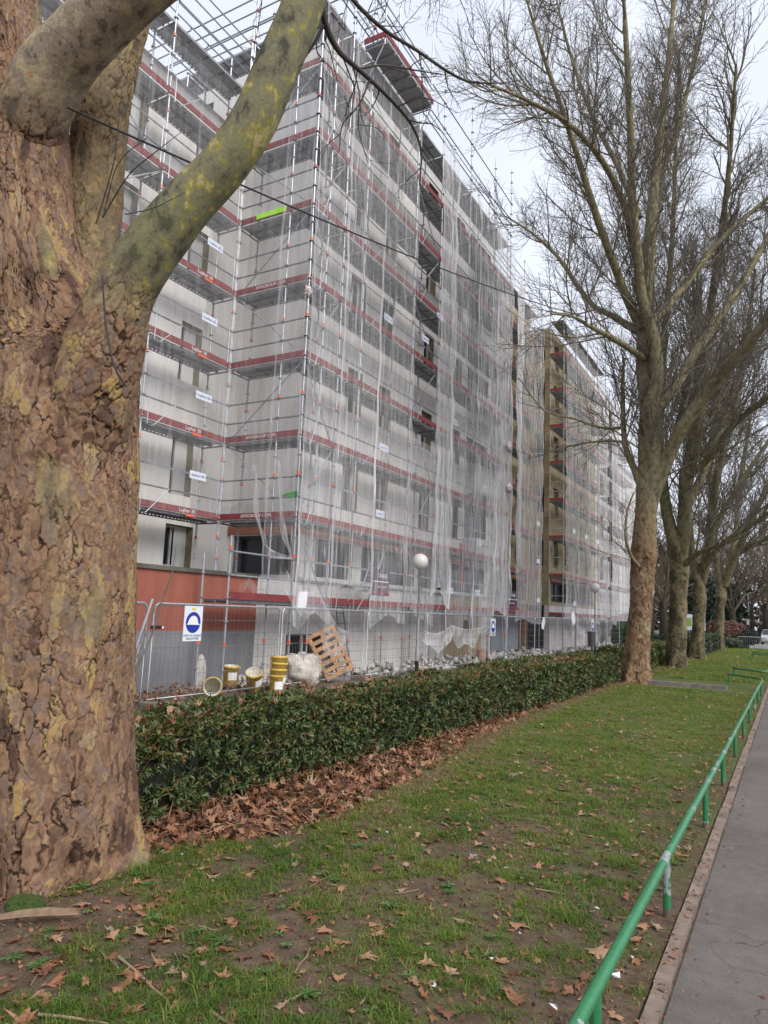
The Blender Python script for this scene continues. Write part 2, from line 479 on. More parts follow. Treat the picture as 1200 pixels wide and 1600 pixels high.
M_['twig_far'] = simple('far_twig_bark', (0.13, 0.105, 0.075), 0.9, 0, 0.3, 0.7)
M_['nearlimb'] = simple('dark_twig_bark', (0.05, 0.042, 0.036), 0.8, 0, 0.3, 5)

def m_leaf(name, stops, rough=0.35, trl=0.25, back=None):
    t = NT(name)
    r = t.attr('rnd')
    c = t.ramp(r, stops)
    nz = t.noise(t.wcoord(), 40, 3)
    c = t.mix(0.35, c, t.ramp(nz, [(0.3, (0.7, 0.7, 0.7)), (0.7, (1, 1, 1))]), 'MULTIPLY')
    b = t.n('ShaderNodeBsdfPrincipled', i_Roughness=rough); t.l(c, b.inputs['Base Color'])
    tr = t.n('ShaderNodeBsdfTranslucent'); t.l(c, tr.inputs[0])
    mx = t.n('ShaderNodeMixShader', i_0=trl); t.l(b.outputs[0], mx.inputs[1]); t.l(tr.outputs[0], mx.inputs[2])
    t.l(mx.outputs[0], t.out.inputs[0])
    return t.m
M_['hedge'] = m_leaf('glossy_hedge_leaf', [(0.0, (0.022, 0.038, 0.014)), (0.28, (0.040, 0.070, 0.022)), (0.52, (0.075, 0.118, 0.033)),
                                           (0.74, (0.125, 0.170, 0.045)), (0.86, (0.20, 0.20, 0.06)), (0.92, (0.25, 0.13, 0.055)), (1.0, (0.28, 0.12, 0.06))], 0.42, 0.25)
M_['dry'] = m_leaf('dry_plane_leaf', [(0.0, (0.10, 0.045, 0.027)), (0.25, (0.20, 0.085, 0.045)), (0.5, (0.31, 0.145, 0.075)), (0.75, (0.40, 0.20, 0.11)), (0.9, (0.44, 0.27, 0.165)), (1.0, (0.33, 0.26, 0.20))], 0.65, 0.15)
M_['grass'] = m_leaf('short_grass', [(0.0, (0.045, 0.095, 0.018)), (0.3, (0.090, 0.175, 0.028)), (0.52, (0.165, 0.27, 0.036)), (0.72, (0.28, 0.34, 0.05)), (0.86, (0.34, 0.30, 0.12)), (1.0, (0.38, 0.28, 0.17))], 0.5, 0.5)
M_['weed'] = m_leaf('weed_leaf', [(0.0, (0.06, 0.13, 0.03)), (0.6, (0.12, 0.22, 0.06)), (1.0, (0.20, 0.28, 0.11))], 0.55, 0.35)
M_['farshrub'] = m_leaf('grey_green_shrub_leaf', [(0.0, (0.03, 0.05, 0.03)), (0.5, (0.06, 0.09, 0.055)), (1.0, (0.12, 0.15, 0.095))], 0.6, 0.2)
M_['evergreen'] = m_leaf('dark_evergreen_leaf', [(0.0, (0.012, 0.025, 0.018)), (0.6, (0.03, 0.05, 0.033)), (1.0, (0.05, 0.075, 0.045))], 0.6, 0.1)
M_['reddish'] = m_leaf('reddish_twiggy_hedge', [(0.0, (0.14, 0.075, 0.06)), (0.6, (0.22, 0.12, 0.095)), (1.0, (0.28, 0.17, 0.13))], 0.8, 0.1)
M_['brownwood'] = m_leaf('brown_winter_wood', [(0.0, (0.10, 0.085, 0.065)), (0.6, (0.17, 0.14, 0.105)), (1.0, (0.22, 0.19, 0.14))], 0.9, 0.1)
M_['bright_shrub'] = m_leaf('bright_green_shrub', [(0.0, (0.02, 0.07, 0.02)), (1.0, (0.05, 0.15, 0.03))], 0.5, 0.2)
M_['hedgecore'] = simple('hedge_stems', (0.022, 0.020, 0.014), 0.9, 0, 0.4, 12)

def m_soil():
    t = NT('lawn_soil')
    v = t.wcoord()
    g1 = t.noise(v, 0.9, 5, 0.62); g2 = t.noise(v, 9, 8, 0.72); g3 = t.noise(v, 60, 4, 0.7)
    soil = t.ramp(g2, [(0.28, (0.075, 0.050, 0.034)), (0.5, (0.14, 0.098, 0.066)), (0.72, (0.23, 0.165, 0.112))])
    moss = t.ramp(g3, [(0.3, (0.06, 0.09, 0.02)), (0.7, (0.13, 0.17, 0.04))])
    sx = t.n('ShaderNodeSeparateXYZ'); t.l(v, sx.inputs[0])
    far = t.n('ShaderNodeMapRange', i_Value=sx.outputs[1], i_1=3.0, i_2=12.0, i_3=0.0, i_4=0.20).outputs[0]
    k = t.math('ADD', t.math('ADD', t.math('MULTIPLY', g1, 0.6), t.math('MULTIPLY', g2, 0.4)), far)
    kk = t.n('ShaderNodeMapRange', i_Value=k, i_1=0.52, i_2=0.66, i_3=0.0, i_4=0.8).outputs[0]
    c = t.mix(kk, soil, moss)
    c = t.mix(0.5, c, t.ramp(g3, [(0.3, (0.55, 0.55, 0.55)), (0.65, (1, 1, 1))]), 'MULTIPLY')
    t.pbr(c, 0.95, 0, t.bump(t.math('ADD', g3, g2), 0.8, 0.02), 0.2)
    return t.m
M_['soil'] = m_soil()

def m_ground():
    t = NT('site_ground')
    v = t.wcoord()
    g1 = t.noise(v, 0.6, 5, 0.6); g2 = t.noise(v, 9, 5, 0.7)
    c = t.ramp(g2, [(0.3, (0.09, 0.07, 0.052)), (0.55, (0.17, 0.135, 0.105)), (0.75, (0.28, 0.25, 0.21))])
    c = t.mix(t.n('ShaderNodeMapRange', i_Value=g1, i_1=0.5, i_2=0.62, i_3=0.0, i_4=0.6).outputs[0], c, (0.36, 0.34, 0.31))
    t.pbr(c, 0.95, 0, t.bump(g2, 0.7, 0.03), 0.2)
    return t.m
M_['ground'] = m_ground()

def m_asphalt():
    t = NT('worn_asphalt')
    v = t.wcoord()
    g1 = t.noise(v, 0.8, 4, 0.6); g2 = t.noise(v, 75, 4, 0.75); g3 = t.noise(v, 11, 4, 0.6)
    c = t.ramp(g1, [(0.3, (0.128, 0.112, 0.102)), (0.7, (0.18, 0.16, 0.147))])
    c = t.mix(0.75, c, t.ramp(g2, [(0.35, (0.62, 0.61, 0.6)), (0.5, (1, 1, 1)), (0.68, (1.0, 1.0, 1.0))]), 'MULTIPLY')
    spk = t.math('GREATER_THAN', g2, 0.69)
    c = t.mix(spk, c, (0.34, 0.32, 0.30))
    c = t.mix(0.55, c, t.ramp(g3, [(0.3, (0.72, 0.70, 0.68)), (0.6, (1, 1, 1))]), 'MULTIPLY')
    g4 = t.noise(v, 2.6, 6, 0.7)
    c = t.mix(t.n('ShaderNodeMapRange', i_Value=g4, i_1=0.58, i_2=0.70, i_3=0.0, i_4=0.45).outputs[0], c, (0.11, 0.095, 0.085))
    vc = t.n('ShaderNodeTexVoronoi', feature='DISTANCE_TO_EDGE', i_Scale=0.55)
    wv = t.n('ShaderNodeVectorMath', operation='ADD'); t.l(v, wv.inputs[0])
    nv = t.n('ShaderNodeTexNoise', i_Vector=v, i_Scale=2.0, i_Detail=5); t.l(nv.outputs[1], wv.inputs[1]); t.l(wv.outputs[0], vc.inputs['Vector'])
    ck = t.math('LESS_THAN', vc.outputs['Distance'], 0.0035)
    c = t.mix(t.math('MULTIPLY', ck, 0.6), c, (0.05, 0.045, 0.04))
    t.pbr(c, 0.85, 0, t.bump(g2, 0.5, 0.008), 0.3)
    return t.m
M_['asphalt'] = m_asphalt()
M_['road'] = simple('far_road_asphalt', (0.20, 0.195, 0.19), 0.9, 0, 0.15, 0.6)
M_['kerb'] = simple('pinkish_concrete_edging', (0.22, 0.165, 0.13), 0.9, 0, 0.4, 5, 0.5)
M_['edge_conc'] = simple('old_concrete_edging', (0.19, 0.165, 0.14), 0.9, 0, 0.3, 6, 0.4)
M_['moss'] = m_leaf('bright_moss', [(0, (0.035, 0.06, 0.01)), (1, (0.11, 0.15, 0.02))], 0.8, 0.2)
M_['signgreen'] = simple('lime_panel', (0.28, 0.42, 0.08), 0.5, 0, 0.05)
M_['carpaint'] = simple('silver_car_paint', (0.60, 0.62, 0.65), 0.25, 0.3, 0.05)
M_['tyre'] = simple('tyre_rubber', (0.02, 0.02, 0.02), 0.8)
M_['darknavy'] = simple('dark_navy_cladding', (0.012, 0.016, 0.03), 0.6, 0, 0.15)
M_['farwall'] = simple('far_pale_wall', (0.55, 0.53, 0.50), 0.9, 0, 0.1, 0.5)

# ------------------------------------------------------------------ text
def text_mesh(s, size, align='CENTER'):
    cu = bpy.data.curves.new('lettering', 'FONT')
    cu.body = s; cu.size = size; cu.align_x = align; cu.align_y = 'CENTER'
    cu.extrude = 0.001; cu.resolution_u = 2
    o = bpy.data.objects.new('lettering', cu)
    COL.objects.link(o)
    dg = bpy.context.evaluated_depsgraph_get(); dg.update()
    me = bpy.data.meshes.new_from_object(o.evaluated_get(dg))
    bpy.data.objects.remove(o)
    me.name = 'lettering'
    me.materials.clear()
    return me

def basis(origin, ex, ey):
    ex = Vector(ex).normalized(); ey = Vector(ey).normalized(); ez = ex.cross(ey)
    m = Matrix.Identity(4)
    for i in range(3):
        m[i][0], m[i][1], m[i][2], m[i][3] = ex[i], ey[i], ez[i], origin[i]
    return m

def put(name, mesh, mat, m4, parent=None):
    o = link(name, mesh, mat)
    if parent is not None:
        o.parent = parent
        o.matrix_parent_inverse = Matrix.Identity(4)
        m4 = Matrix.Translation(-Vector(parent.location)) @ m4
    o.matrix_basis = m4
    return o
EX, EY, EZ = Vector((1, 0, 0)), Vector((0, 1, 0)), Vector((0, 0, 1))

# ------------------------------------------------------------------ ground and paths
def sheet(name, x0, x1, y0, y1, z, mat, step=None, bump=0.0, seed=0):
    if step is None:
        mb = MB(); mb.quad((x0, y0, z), (x1, y0, z), (x1, y1, z), (x0, y1, z))
        o = mb.build(name, mat)
    else:
        nx, ny = int((x1 - x0) / step) + 1, int((y1 - y0) / step) + 1
        X, Y = np.meshgrid(np.linspace(x0, x1, nx), np.linspace(y0, y1, ny))
        Z = z + bump * (fbm(X * 1.3, Y * 1.3, 0, seed, 4) - 0.5) * 2
        V = np.stack([X, Y, Z], -1).reshape(-1, 3)
        i = np.arange(nx * ny).reshape(ny, nx)
        Q = np.stack([i[:-1, :-1], i[:-1, 1:], i[1:, 1:], i[1:, :-1]], -1).reshape(-1, 4)
        o = link(name, npmesh(name, V, Q, smooth=True), mat)
    return tag(o, kind='structure')

def lawn_z(x, y):
    return 0.03 + 0.022 * (fbm(np.asarray(x) * 1.3, np.asarray(y) * 1.3, 0, 3, 4) - 0.5) * 2

sheet('ground', -400, 400, -150, 700, 0.0, M_['ground'])
sheet('lawn', -5.9, -0.66, -1.0, 21.6, 0.03, M_['soil'], 0.06, 0.022, 3)
sheet('lawn', -6.2, -0.66, 23.9, 62.0, 0.10, M_['soil'], 0.25, 0.03, 5)
mb = MB(); mb.box(-3.7, -1.55, 21.9, 22.1, 0.0, 0.13); mb.box(-5.2, -3.7, 21.92, 22.08, 0.0, 0.10)
tag(mb.build('kerb', M_['edge_conc']), kind='structure')
sheet('path', -6.0, -0.66, 21.6, 21.9, 0.012, M_['ground'])
sheet('path', -6.0, -0.66, 22.1, 23.9, 0.09, M_['soil'])
mb = MB(); mb.quad((-1.55, 21.88, 0.0), (-0.62, 21.88, 0.0), (-0.62, 22.12, 0.094), (-1.55, 22.12, 0.094)); mb.quad((-6, 23.88, 0.088), (-0.62, 23.88, 0.088), (-0.62, 23.92, 0.11), (-6, 23.92, 0.11))
tag(mb.build('path', M_['soil']), kind='structure')
sheet('path', -0.56, 6.0, -2.0, 61.0, 0.012, M_['asphalt'])
mb = MB()
yy = -1.0
while yy < 60:
    L = 1.0
    dz = random.uniform(-0.006, 0.006); dx = random.uniform(-0.006, 0.006)
    mb.box(-0.645 + dx, -0.575 + dx, yy, yy + L - 0.008, -0.05, 0.034 + dz); yy += L
tag(mb.build('kerb', M_['kerb']), kind='structure')
sheet('road', -60, 60, 62, 74, 0.02, M_['road'])
sheet('road', -9.4, -6.6, 42, 62, 0.02, M_['road'])
mb = MB()
mb.box(-60, 60, 61.8, 62.0, 0, 0.12); mb.box(-60, 60, 74.0, 74.2, 0, 0.12)
tag(mb.build('kerb', M_['farwall']), kind='structure')

# ------------------------------------------------------------------ building
def facade(parent, axis, c, a0, a1, z0, z1, holes, wmat, depth=0.28, frame='plain', name='wall', reveal='reveal', glass='glass', blind=False):
    """axis 'x': plane x=c, outward +x, a=y.   axis 'y': plane y=c, outward -y, a=x"""
    def P(a, z, d=0.0):
        return (c - d, a, z) if axis == 'x' else (a, c + d, z)
    A = sorted({a0, a1} | {h[0] for h in holes} | {h[1] for h in holes})
    Z = sorted({z0, z1} | {h[2] for h in holes} | {h[3] for h in holes})
    mb = MB()
    for i in range(len(A) - 1):
        for j in range(len(Z) - 1):
            am, zm = (A[i] + A[i + 1]) / 2, (Z[j] + Z[j + 1]) / 2
            if any(h[0] < am < h[1] and h[2] < zm < h[3] for h in holes): continue
            q = [P(A[i], Z[j]), P(A[i + 1], Z[j]), P(A[i + 1], Z[j + 1]), P(A[i], Z[j + 1])]
            mb.quad(*q)
    w = mb.build(name, M_[wmat], parent)
    for h in holes:
        b0, b1, y0, y1 = h[:4]
        shop = len(h) > 4
        mb = MB()
        for p, q in (((b0, y0), (b0, y1)), ((b0, y1), (b1, y1)), ((b1, y1), (b1, y0)), ((b1, y0), (b0, y0))):
            mb.quad(P(*p), P(*q), P(*q, depth), P(*p, depth), 0)
        fr, t = 0.06, depth - 0.05
        def fb(u0, u1, v0, v1):
            p, q = P(u0, v0, t), P(u1, v1, depth)
            mb.box(min(p[0], q[0]), max(p[0], q[0]), min(p[1], q[1]), max(p[1], q[1]), v0, v1, 1)
        fb(b0 + 0.003, b0 + fr, y0 + 0.003, y1 - 0.003); fb(b1 - fr, b1 - 0.003, y0 + 0.003, y1 - 0.003)
        fb(b0 + fr, b1 - fr, y0 + 0.003, y0 + fr); fb(b0 + fr, b1 - fr, y1 - fr, y1 - 0.003)
        shop = len(h) > 4
        if b1 - b0 > 0.8:
            k = max(2, int((b1 - b0) / (1.7 if shop else 0.9)))
            for q in range(1, k):
                m = b0 + (b1 - b0) * q / k
                fb(m - 0.03, m + 0.03, y0 + fr, y1 - fr)
        if blind and not shop:
            fb(b0 + (b1 - b0) * 0.42, b1 - fr, y0 + fr, y1 - fr)
        win = mb.build('window', [M_['grey_wall' if shop else reveal], M_['bin' if shop else 'frame']], parent)
        g = MB(); g.quad(P(b0, y0, depth + 0.002), P(b1, y0, depth + 0.002), P(b1, y1, depth + 0.002), P(b0, y1, depth + 0.002))
        g.build('pane', M_[h[4] if shop else glass], win)
    return w

WX = -11.15          # main facade plane
YC = 15.1            # return wall plane
A = thing('apartment_building', 'tall apartment block in pale panels with a lower wing beside the big trunk', 'building', (0, 0, 0))
tops = [6.0, 8.95, 11.9, 14.85, 17.75]
holes = []
for zt in tops:
    for (a, b) in ((17.0, 17.85), (18.85, 19.65), (21.95, 22.75), (24.45, 25.35)):
        holes.append((a, b, zt - 1.35, zt))
    holes.append((26.0, 28.3, zt - 2.2, zt))
for a, b in ((15.85, 17.75), (18.25, 21.75), (22.05, 24.55), (24.85, 28.2)):
    holes.append((a, b, 2.64, 3.70, 'shopglass'))
main_wall = facade(A, 'x', WX, YC, 28.8, 2.5, 18.75, holes, 'render')
holes = [(-13.4, -11.4, 2.64, 3.70, 'shopglass')] + [(-16.6, -15.5, z - 1.35, z) for z in (17.75,)]
facade(A, 'y', YC, -20.0, WX, 2.5, 18.75, holes, 'render')
holes = []
for zt in (6.15, 9.15, 11.85, 14.5):
    for a in (12.7, 10.2, 6.5, 3.0, -1.0):
        holes.append((a + 0.05, a + 0.80, zt - 1.6, zt))
holes += [(12.75, 13.7, 2.7, 3.78), (9.6, 10.6, 2.7, 3.78)]
facade(A, 'x', -13.6, -8.0, YC, 2.5, 15.4, holes, 'render', blind=True)
# ground floor podium
ph = [(14.75, 17.0, 0.05, 1.12)]
facade(A, 'x', WX + 0.003, 13.5, 24.3, -0.05, 2.5, ph, 'podium', 0.35, glass='black', reveal='grey_wall')
facade(A, 'x', WX + 0.003, 28.0, 28.8, -0.05, 2.5, [], 'podium')
mb = MB(); mb.quad((-13.6, 13.5, 2.5), (WX, 13.5, 2.5), (WX, YC, 2.5), (-13.6, YC, 2.5))
mb.build('podium_top', M_['coping'], A)
mb = MB()
for k in range(8):
    z0 = 0.02 + k * 0.31
    mb.box(WX - 0.02, WX + 0.012, 24.31, 27.98, z0, z0 + 0.302)
mb.build('garage_boarding', M_['tan'], A)
mb = MB(); mb.box(WX, WX + 0.09, YC - 0.09, 28.75, 3.74, 3.97); mb.box(-13.58, WX - 0.002, YC - 0.09, YC, 3.74, 3.97)
mb.build('lintel_band', M_['lintel'], A)
mb = MB(); mb.box(WX, WX + 0.12, YC, 28.7, 2.52, 2.6)
mb.build('sill_band', M_['parapet'], A)
for zt in tops:                                             # loggias: slab, cheeks and pale parapet
    mb = MB(); mb.box(WX - 0.02, WX + 0.55, 25.95, 28.4, zt - 2.36, zt - 2.22); mb.build('balcony_slab', M_['parapet'], A)
    mb = MB(); mb.box(WX + 0.45, WX + 0.55, 25.95, 28.4, zt - 2.22, zt - 1.2)
    mb.box(WX + 0.003, WX + 0.45, 25.95, 26.03, zt - 2.22, zt - 1.2); mb.build('balcony_parapet', M_['parapet'], A)
mb = MB(); mb.box(WX + 0.004, WX + 0.04, 25.55, 25.95, 2.9, 4.55); mb.build('red_shutter', M_['redpanel'], A)
mb = MB()
mb.box(-24, WX - 0.4, YC + 0.4, 28.75, 0, 18.6); mb.box(-20, -14.0, -8, YC, 0, 15.2)
mb.build('inner_volume', M_['roof'], A)
mb = MB(); mb.box(-24, WX + 0.03, YC - 0.03, 28.8, 18.752, 18.86); mb.build('roof', M_['parapet'], A)
mb = MB(); mb.box(-20, -13.57, -8, YC - 0.032, 15.402, 15.52); mb.build('roof', M_['parapet'], A)
mb = MB(); mb.box(-14.6, -11.9, 15.9, 19.0, 18.87, 19.6); mb.build('roof_housing', M_['parapet'], A)
mb = MB(); mb.box(-10.95, -10.9, 0, 0, 0, 0)
# the block further along, still in bare insulation
B = thing('apartment_building', 'farther apartment block wrapped in bare yellow insulation boards, behind grey netting', 'building', (0, 0, 0))
W2 = -12.35
holes = []
for zt in tops:
    for a in (29.6, 31.4, 33.6, 35.5):
        holes.append((a, a + 1.0, zt - 1.5, zt))
holes += [(29.1, 32.4, 2.64, 3.7, 'shopglass'), (32.8, 37.2, 2.64, 3.7, 'shopglass')]
facade(B, 'x', W2, 28.8, 37.7, 2.45, 18.75, holes, 'wool')
facade(B, 'y', 37.7, W2, WX, 2.45, 18.0, [(W2 + 0.3, W2 + 0.85, z - 1.5, z) for z in tops], 'wool')
holes = []
for zt in tops[:-1] + [17.3]:
    for a in (38.3, 40.6, 42.9, 45.2):
        holes.append((a, a + 1.0, zt - 1.5, zt))
holes += [(38.0, 41.0, 2.64, 3.7, 'shopglass'), (41.3, 44.3, 2.64, 3.7, 'shopglass'), (44.6, 47.4, 2.64, 3.7, 'shopglass')]
facade(B, 'x', WX, 37.7, 48.0, 2.45, 17.85, holes, 'wool')
mb = MB(); mb.box(WX, WX + 0.09, 37.72, 48, 3.74, 3.97); mb.box(W2, W2 + 0.09, 28.82, 37.6, 3.74, 3.97); mb.build('lintel_band', M_['lintel'], B)
mb = MB(); mb.box(WX - 0.3, WX + 0.003, 37.7, 56, -0.05, 2.45); mb.build('podium', M_['podium'], B)
holes = [(a, a + 1.0, z - 1.5, z) for z in tops[:-1] + [17.3] for a in (49.5, 52.5)]
facade(B, 'x', WX, 48.0, 56.0, 2.45, 17.85, holes, 'render')
mb = MB()
mb.box(W2 - 0.02, W2, 28.8, 32.2, 0, 2.45); mb.build('podium', M_['podium'], B)
mb = MB()
for k in range(4):
    mb.box(W2 - 0.02, W2 + 0.02, 32.25 + k * 0.98, 32.25 + k * 0.98 + 0.965, 0.1, 2.43)
mb.build('garage_door', M_['greydoor'], B)
mb = MB()
for k in range(12):
    mb.box(W2 - 0.02, W2 + 0.06, 36.2 + k * 0.12, 36.2 + k * 0.12 + 0.07, 0.1, 2.4)
mb.build('timber_slats', M_['slat'], B)
mb = MB(); mb.box(W2 - 0.05, W2 - 0.021, 36.15, 37.7, 0, 2.44); mb.build('slat_backing', M_['black'], B)
mb = MB(); mb.box(W2 + 0.004, W2 + 0.05, 32.7, 33.5, 4.3, 6.1); mb.build('red_shutter', M_['redpanel'], B)
mb = MB(); mb.box(-24, W2 - 0.4, 28.9, 37.9, 0, 18.6); mb.box(-24, WX - 0.4, 38.1, 56, 0, 17.7); mb.build('inner_volume', M_['roof'], B)
mb = MB(); mb.box(-24, W2 + 0.03, 28.81, 37.69, 18.752, 18.86); mb.build('roof', M_['parapet'], B)
mb = MB(); mb.box(-24, WX + 0.03, 37.68, 56.0, 17.852, 17.95); mb.build('roof', M_['parapet'], B)
mb = MB(); mb.quad((WX, 56, 0), (-24, 56, 0), (-24, 56, 17.85), (WX, 56, 17.85)); mb.build('wall', M_['render'], B)
# pale block at the very end
Cb = thing('apartment_building', 'plain pale block end standing past the scaffolded block, behind the second trunk', 'building', (0, 0, 0))
facade(Cb, 'y', 62.0, -30, -12.4, 0, 15.0, [(x, x + 1.1, z, z + 1.4) for x in (-14, -16.5, -19) for z in (3, 6, 9, 12)], 'farwall')
mb = MB(); mb.box(-30, -12.4, 62.3, 78, 0, 15); mb.build('rear_wall', M_['farwall'], Cb)
mb = MB(); mb.box(-30.1, -12.3, 61.9, 78.1, 15.01, 15.2); mb.build('roof', M_['roof'], Cb)

# terrace wall beside the podium
Tw = thing('terrace_wall', 'low terrace wall painted terracotta above bare grey render, below the lower wing', 'wall', (0, 0, 0))
mb = MB(); mb.box(WX - 0.3, WX, -6, 13.497, -0.05, 1.22); mb.build('grey_base', M_['grey_wall'], Tw)
mb = MB(); mb.box(WX - 0.3, WX - 0.004, -6, 13.497, 1.221, 2.46); mb.build('painted_face', M_['orange_wall'], Tw)
mb = MB(); mb.box(WX - 0.36, WX + 0.05, -6, 13.49, 2.461, 2.55); mb.build('coping', M_['coping'], Tw)
mb = MB(); mb.quad((-13.6, -6, 2.44), (WX - 0.3, -6, 2.44), (WX - 0.3, 13.49, 2.44), (-13.6, 13.49, 2.44)); mb.build('terrace_floor', M_['coping'], Tw)

# ------------------------------------------------------------------ scaffolds
DW = 0.73
_std, _deckc, _toec = {}, {}, {}
def std_mesh(h):
    key = round(h, 2)
    if key not in _std:
        mb = MB(); mb.bar((0, 0, 0.0), (0, 0, h), 0.0242, 7)
        mb.box(-0.075, 0.075, -0.075, 0.075, 0, 0.012)
        z = 0.45
        while z < h:
            mb.bar((0, 0, z), (0, 0, z + 0.012), 0.062, 8)
            z += 0.5
        z = 0.95
        while z < h:
            mb.bar((0, 0, z), (0, 0, z + 0.085), 0.034, 7, 1)
            z += 2.0
        m = mb.mesh('standard'); m.materials.append(M_['steel']); m.materials.append(M_['orange_mark'])
        _std[key] = m
    return _std[key]
def deck_mesh(L):
    key = round(L, 3)
    if key not in _deckc:
        mb = MB()
        for k in range(2):
            y0 = 0.03 + k * 0.345
            mb.box(0.02, L - 0.02, y0, y0 + 0.335, -0.012, 0.0)
            mb.box(0.02, L - 0.02, y0, y0 + 0.004, -0.07, -0.012); mb.box(0.02, L - 0.02, y0 + 0.331, y0 + 0.335, -0.085, -0.012)
            for q in range(int(L / 0.6) + 1):
                x = 0.06 + q * 0.6
                if x < L - 0.1: mb.box(x, x + 0.03, y0 + 0.01, y0 + 0.325, -0.045, -0.012)
        m = mb.mesh('deck'); m.materials.append(M_['deck'])
        mt = MB(); mt.box(0.015, L - 0.015, -0.018, 0.006, 0.0, 0.155)
        t = mt.mesh('toe_board'); t.materials.append(M_['toe'])
        mf = MB()
        mf.tube([(0.14, 0, 1.02), (0.14, 0, -0.13), (0.30, 0, -0.14), (0.36, 0, -0.09), (min(0.95, L * 0.4), 0, 0.5)], 0.0135, 6)
        mf.bar((L - 0.14, 0, 1.02), (L - 0.14, 0, 0.1), 0.0135, 6)
        mf.bar((0.14, 0, 0.98), (L - 0.14, 0, 0.98), 0.0135, 6)
        f = mf.mesh('guard_frame'); f.materials.append(M_['steel'])
        _deckc[key] = (m, t, f)
    return _deckc[key]

_mb = MB(); _mb.bar((0, -0.03, 0), (0, DW + 0.04, 0), 0.022, 6)
TRANSOM = _mb.mesh('transom'); TRANSOM.materials.append(M_['steel_dark'])
class Scaffold:
    """axis 'x': outer face at x=c, inner towards -x, runs along y.  axis 'y': outer face at y=c, inner towards +y, runs along x"""
    def __init__(s, label, axis, c, stops, z0, levels, ztop, skip=(), frames=True, group='scaffolds'):
        s.axis, s.c, s.stops, s.levels = axis, c, stops, levels
        s.o = thing('scaffold', label, 'scaffold', (0, 0, 0), group)
        rz = PI / 2 if axis == 'x' else 0.0
        for a in stops:
            for ins in (0, DW):
                h = ztop + (0.0 if ins else random.choice((0.0, 0.5, 0.9, 1.6))) - z0
                link('standard', std_mesh(h), None, s.o, s.P(a, z0, ins))
        for lv in levels:
            for i in range(len(stops) - 1):
                if (i, lv) in skip: continue
                L = stops[i + 1] - stops[i]
                d, t, f = deck_mesh(L)
                link('deck', d, None, s.o, s.P(stops[i], lv, 0), rz)
                link('toe_board', t, None, s.o, s.P(stops[i], lv, -0.03), rz)
                if frames: link('guard_frame', f, None, s.o, s.P(stops[i], lv, -0.045), rz)
            for dz in (0.5, 1.0):
                mb = MB(); mb.bar(s.P(stops[0], lv + dz, -0.02), s.P(stops[-1], lv + dz, -0.02), 0.021, 7)
                mb.build('guard_rail', M_['steel_dark'], s.o)
            for a in stops:
                link('transom', TRANSOM, None, s.o, s.P(a, lv - 0.075, 0), rz)
        for i in range(0, len(stops) - 1, 3):
            for j, lv in enumerate(levels[:-1]):
                a, b = (stops[i], stops[i + 1]) if j % 2 else (stops[i + 1], stops[i])
                mb = MB(); mb.bar(s.P(a, lv, 0.05), s.P(b, lv + 2, 0.05), 0.018, 6)
                mb.build('brace', M_['steel'], s.o)
    def P(s, a, z, ins=0.0):
        return (s.c - ins, a, z) if s.axis == 'x' else (a, s.c + ins, z)
    def text(s, string, a, lv, size=0.12):
        me = text_mesh(string, size)
        if s.axis == 'x': m4 = basis((s.c + 0.052, a, lv + 0.078), EY, EZ)
        else: m4 = basis((a, s.c - 0.052, lv + 0.078), EX, EZ)
        put('lettering', me, M_['white_paint'], m4, s.o)

LV = [1.92 + 2 * k for k in range(9)]
XS = -10.15
main = Scaffold('steel scaffold with red toe boards along the long pale front of the tall block', 'x', XS,
                [13.55, 15.02, 16.09, 19.16, 21.05, 23.55, 26.12, 28.1], 0.0, LV[:8], 20.0)
# roof level of the main scaffold
for i in range(len(main.stops) - 1):
    d, t, f = deck_mesh(main.stops[i + 1] - main.stops[i])
    link('deck', d, None, main.o, main.P(main.stops[i], 17.92), PI / 2)
for dz in (0.5, 1.0, 2.0):
    mb = MB(); mb.bar(main.P(13.4, 17.92 + dz, -0.02), main.P(28.2, 17.92 + dz, -0.02), 0.021, 7); mb.build('guard_rail', M_['steel_dark'], main.o)
    mb = MB(); mb.bar(main.P(13.4, 17.92 + dz, DW), main.P(28.2, 17.92 + dz, DW), 0.021, 7); mb.build('guard_rail', M_['steel'], main.o)
# cantilevered platform at the top
mb = MB(); mb.box(XS + 0.05, XS + 0.75, 15.5, 18.5, 17.84, 17.90)
for k in range(7):
    mb.box(XS + 0.05, XS + 0.75, 15.55 + k * 0.48, 15.6 + k * 0.48, 17.78, 17.838)
mb.build('cantilever_deck', M_['deck'], main.o)
mb = MB(); mb.box(XS + 0.76, XS + 0.785, 15.45, 18.55, 17.91, 18.08); mb.box(XS + 0.05, XS + 0.755, 15.45, 15.475, 17.91, 18.08)
mb.build('toe_board', M_['toe'], main.o)
mb = MB()
for y in (15.5, 18.5):
    mb.bar((XS + 0.72, y, 17.7), (XS + 0.72, y, 20.1), 0.024, 7); mb.bar((XS, y, 17.75), (XS + 0.75, y, 17.75), 0.022, 6)
    mb.bar((XS, y, 16.4), (XS + 0.7, y, 17.72), 0.02, 6)
for dz in (0.55, 1.05):
    mb.bar((XS + 0.74, 15.4, 17.9 + dz), (XS + 0.74, 18.6, 17.9 + dz), 0.02, 6); mb.bar((XS, 15.5, 17.9 + dz), (XS + 0.74, 15.5, 17.9 + dz), 0.02, 6)
mb.bar((XS - 0.2, 17.9, 18), (XS - 0.2, 17.9, 21.3), 0.03, 7); mb.bar((XS - 0.2, 17.9, 21.1), (XS - 0.2, 16.4, 18.4), 0.022, 6); mb.bar((XS - 0.2, 17.9, 20.6), (XS - 0.2, 17.0, 18.4), 0.022, 6)
mb.build('cantilever_frame', M_['steel'], main.o)
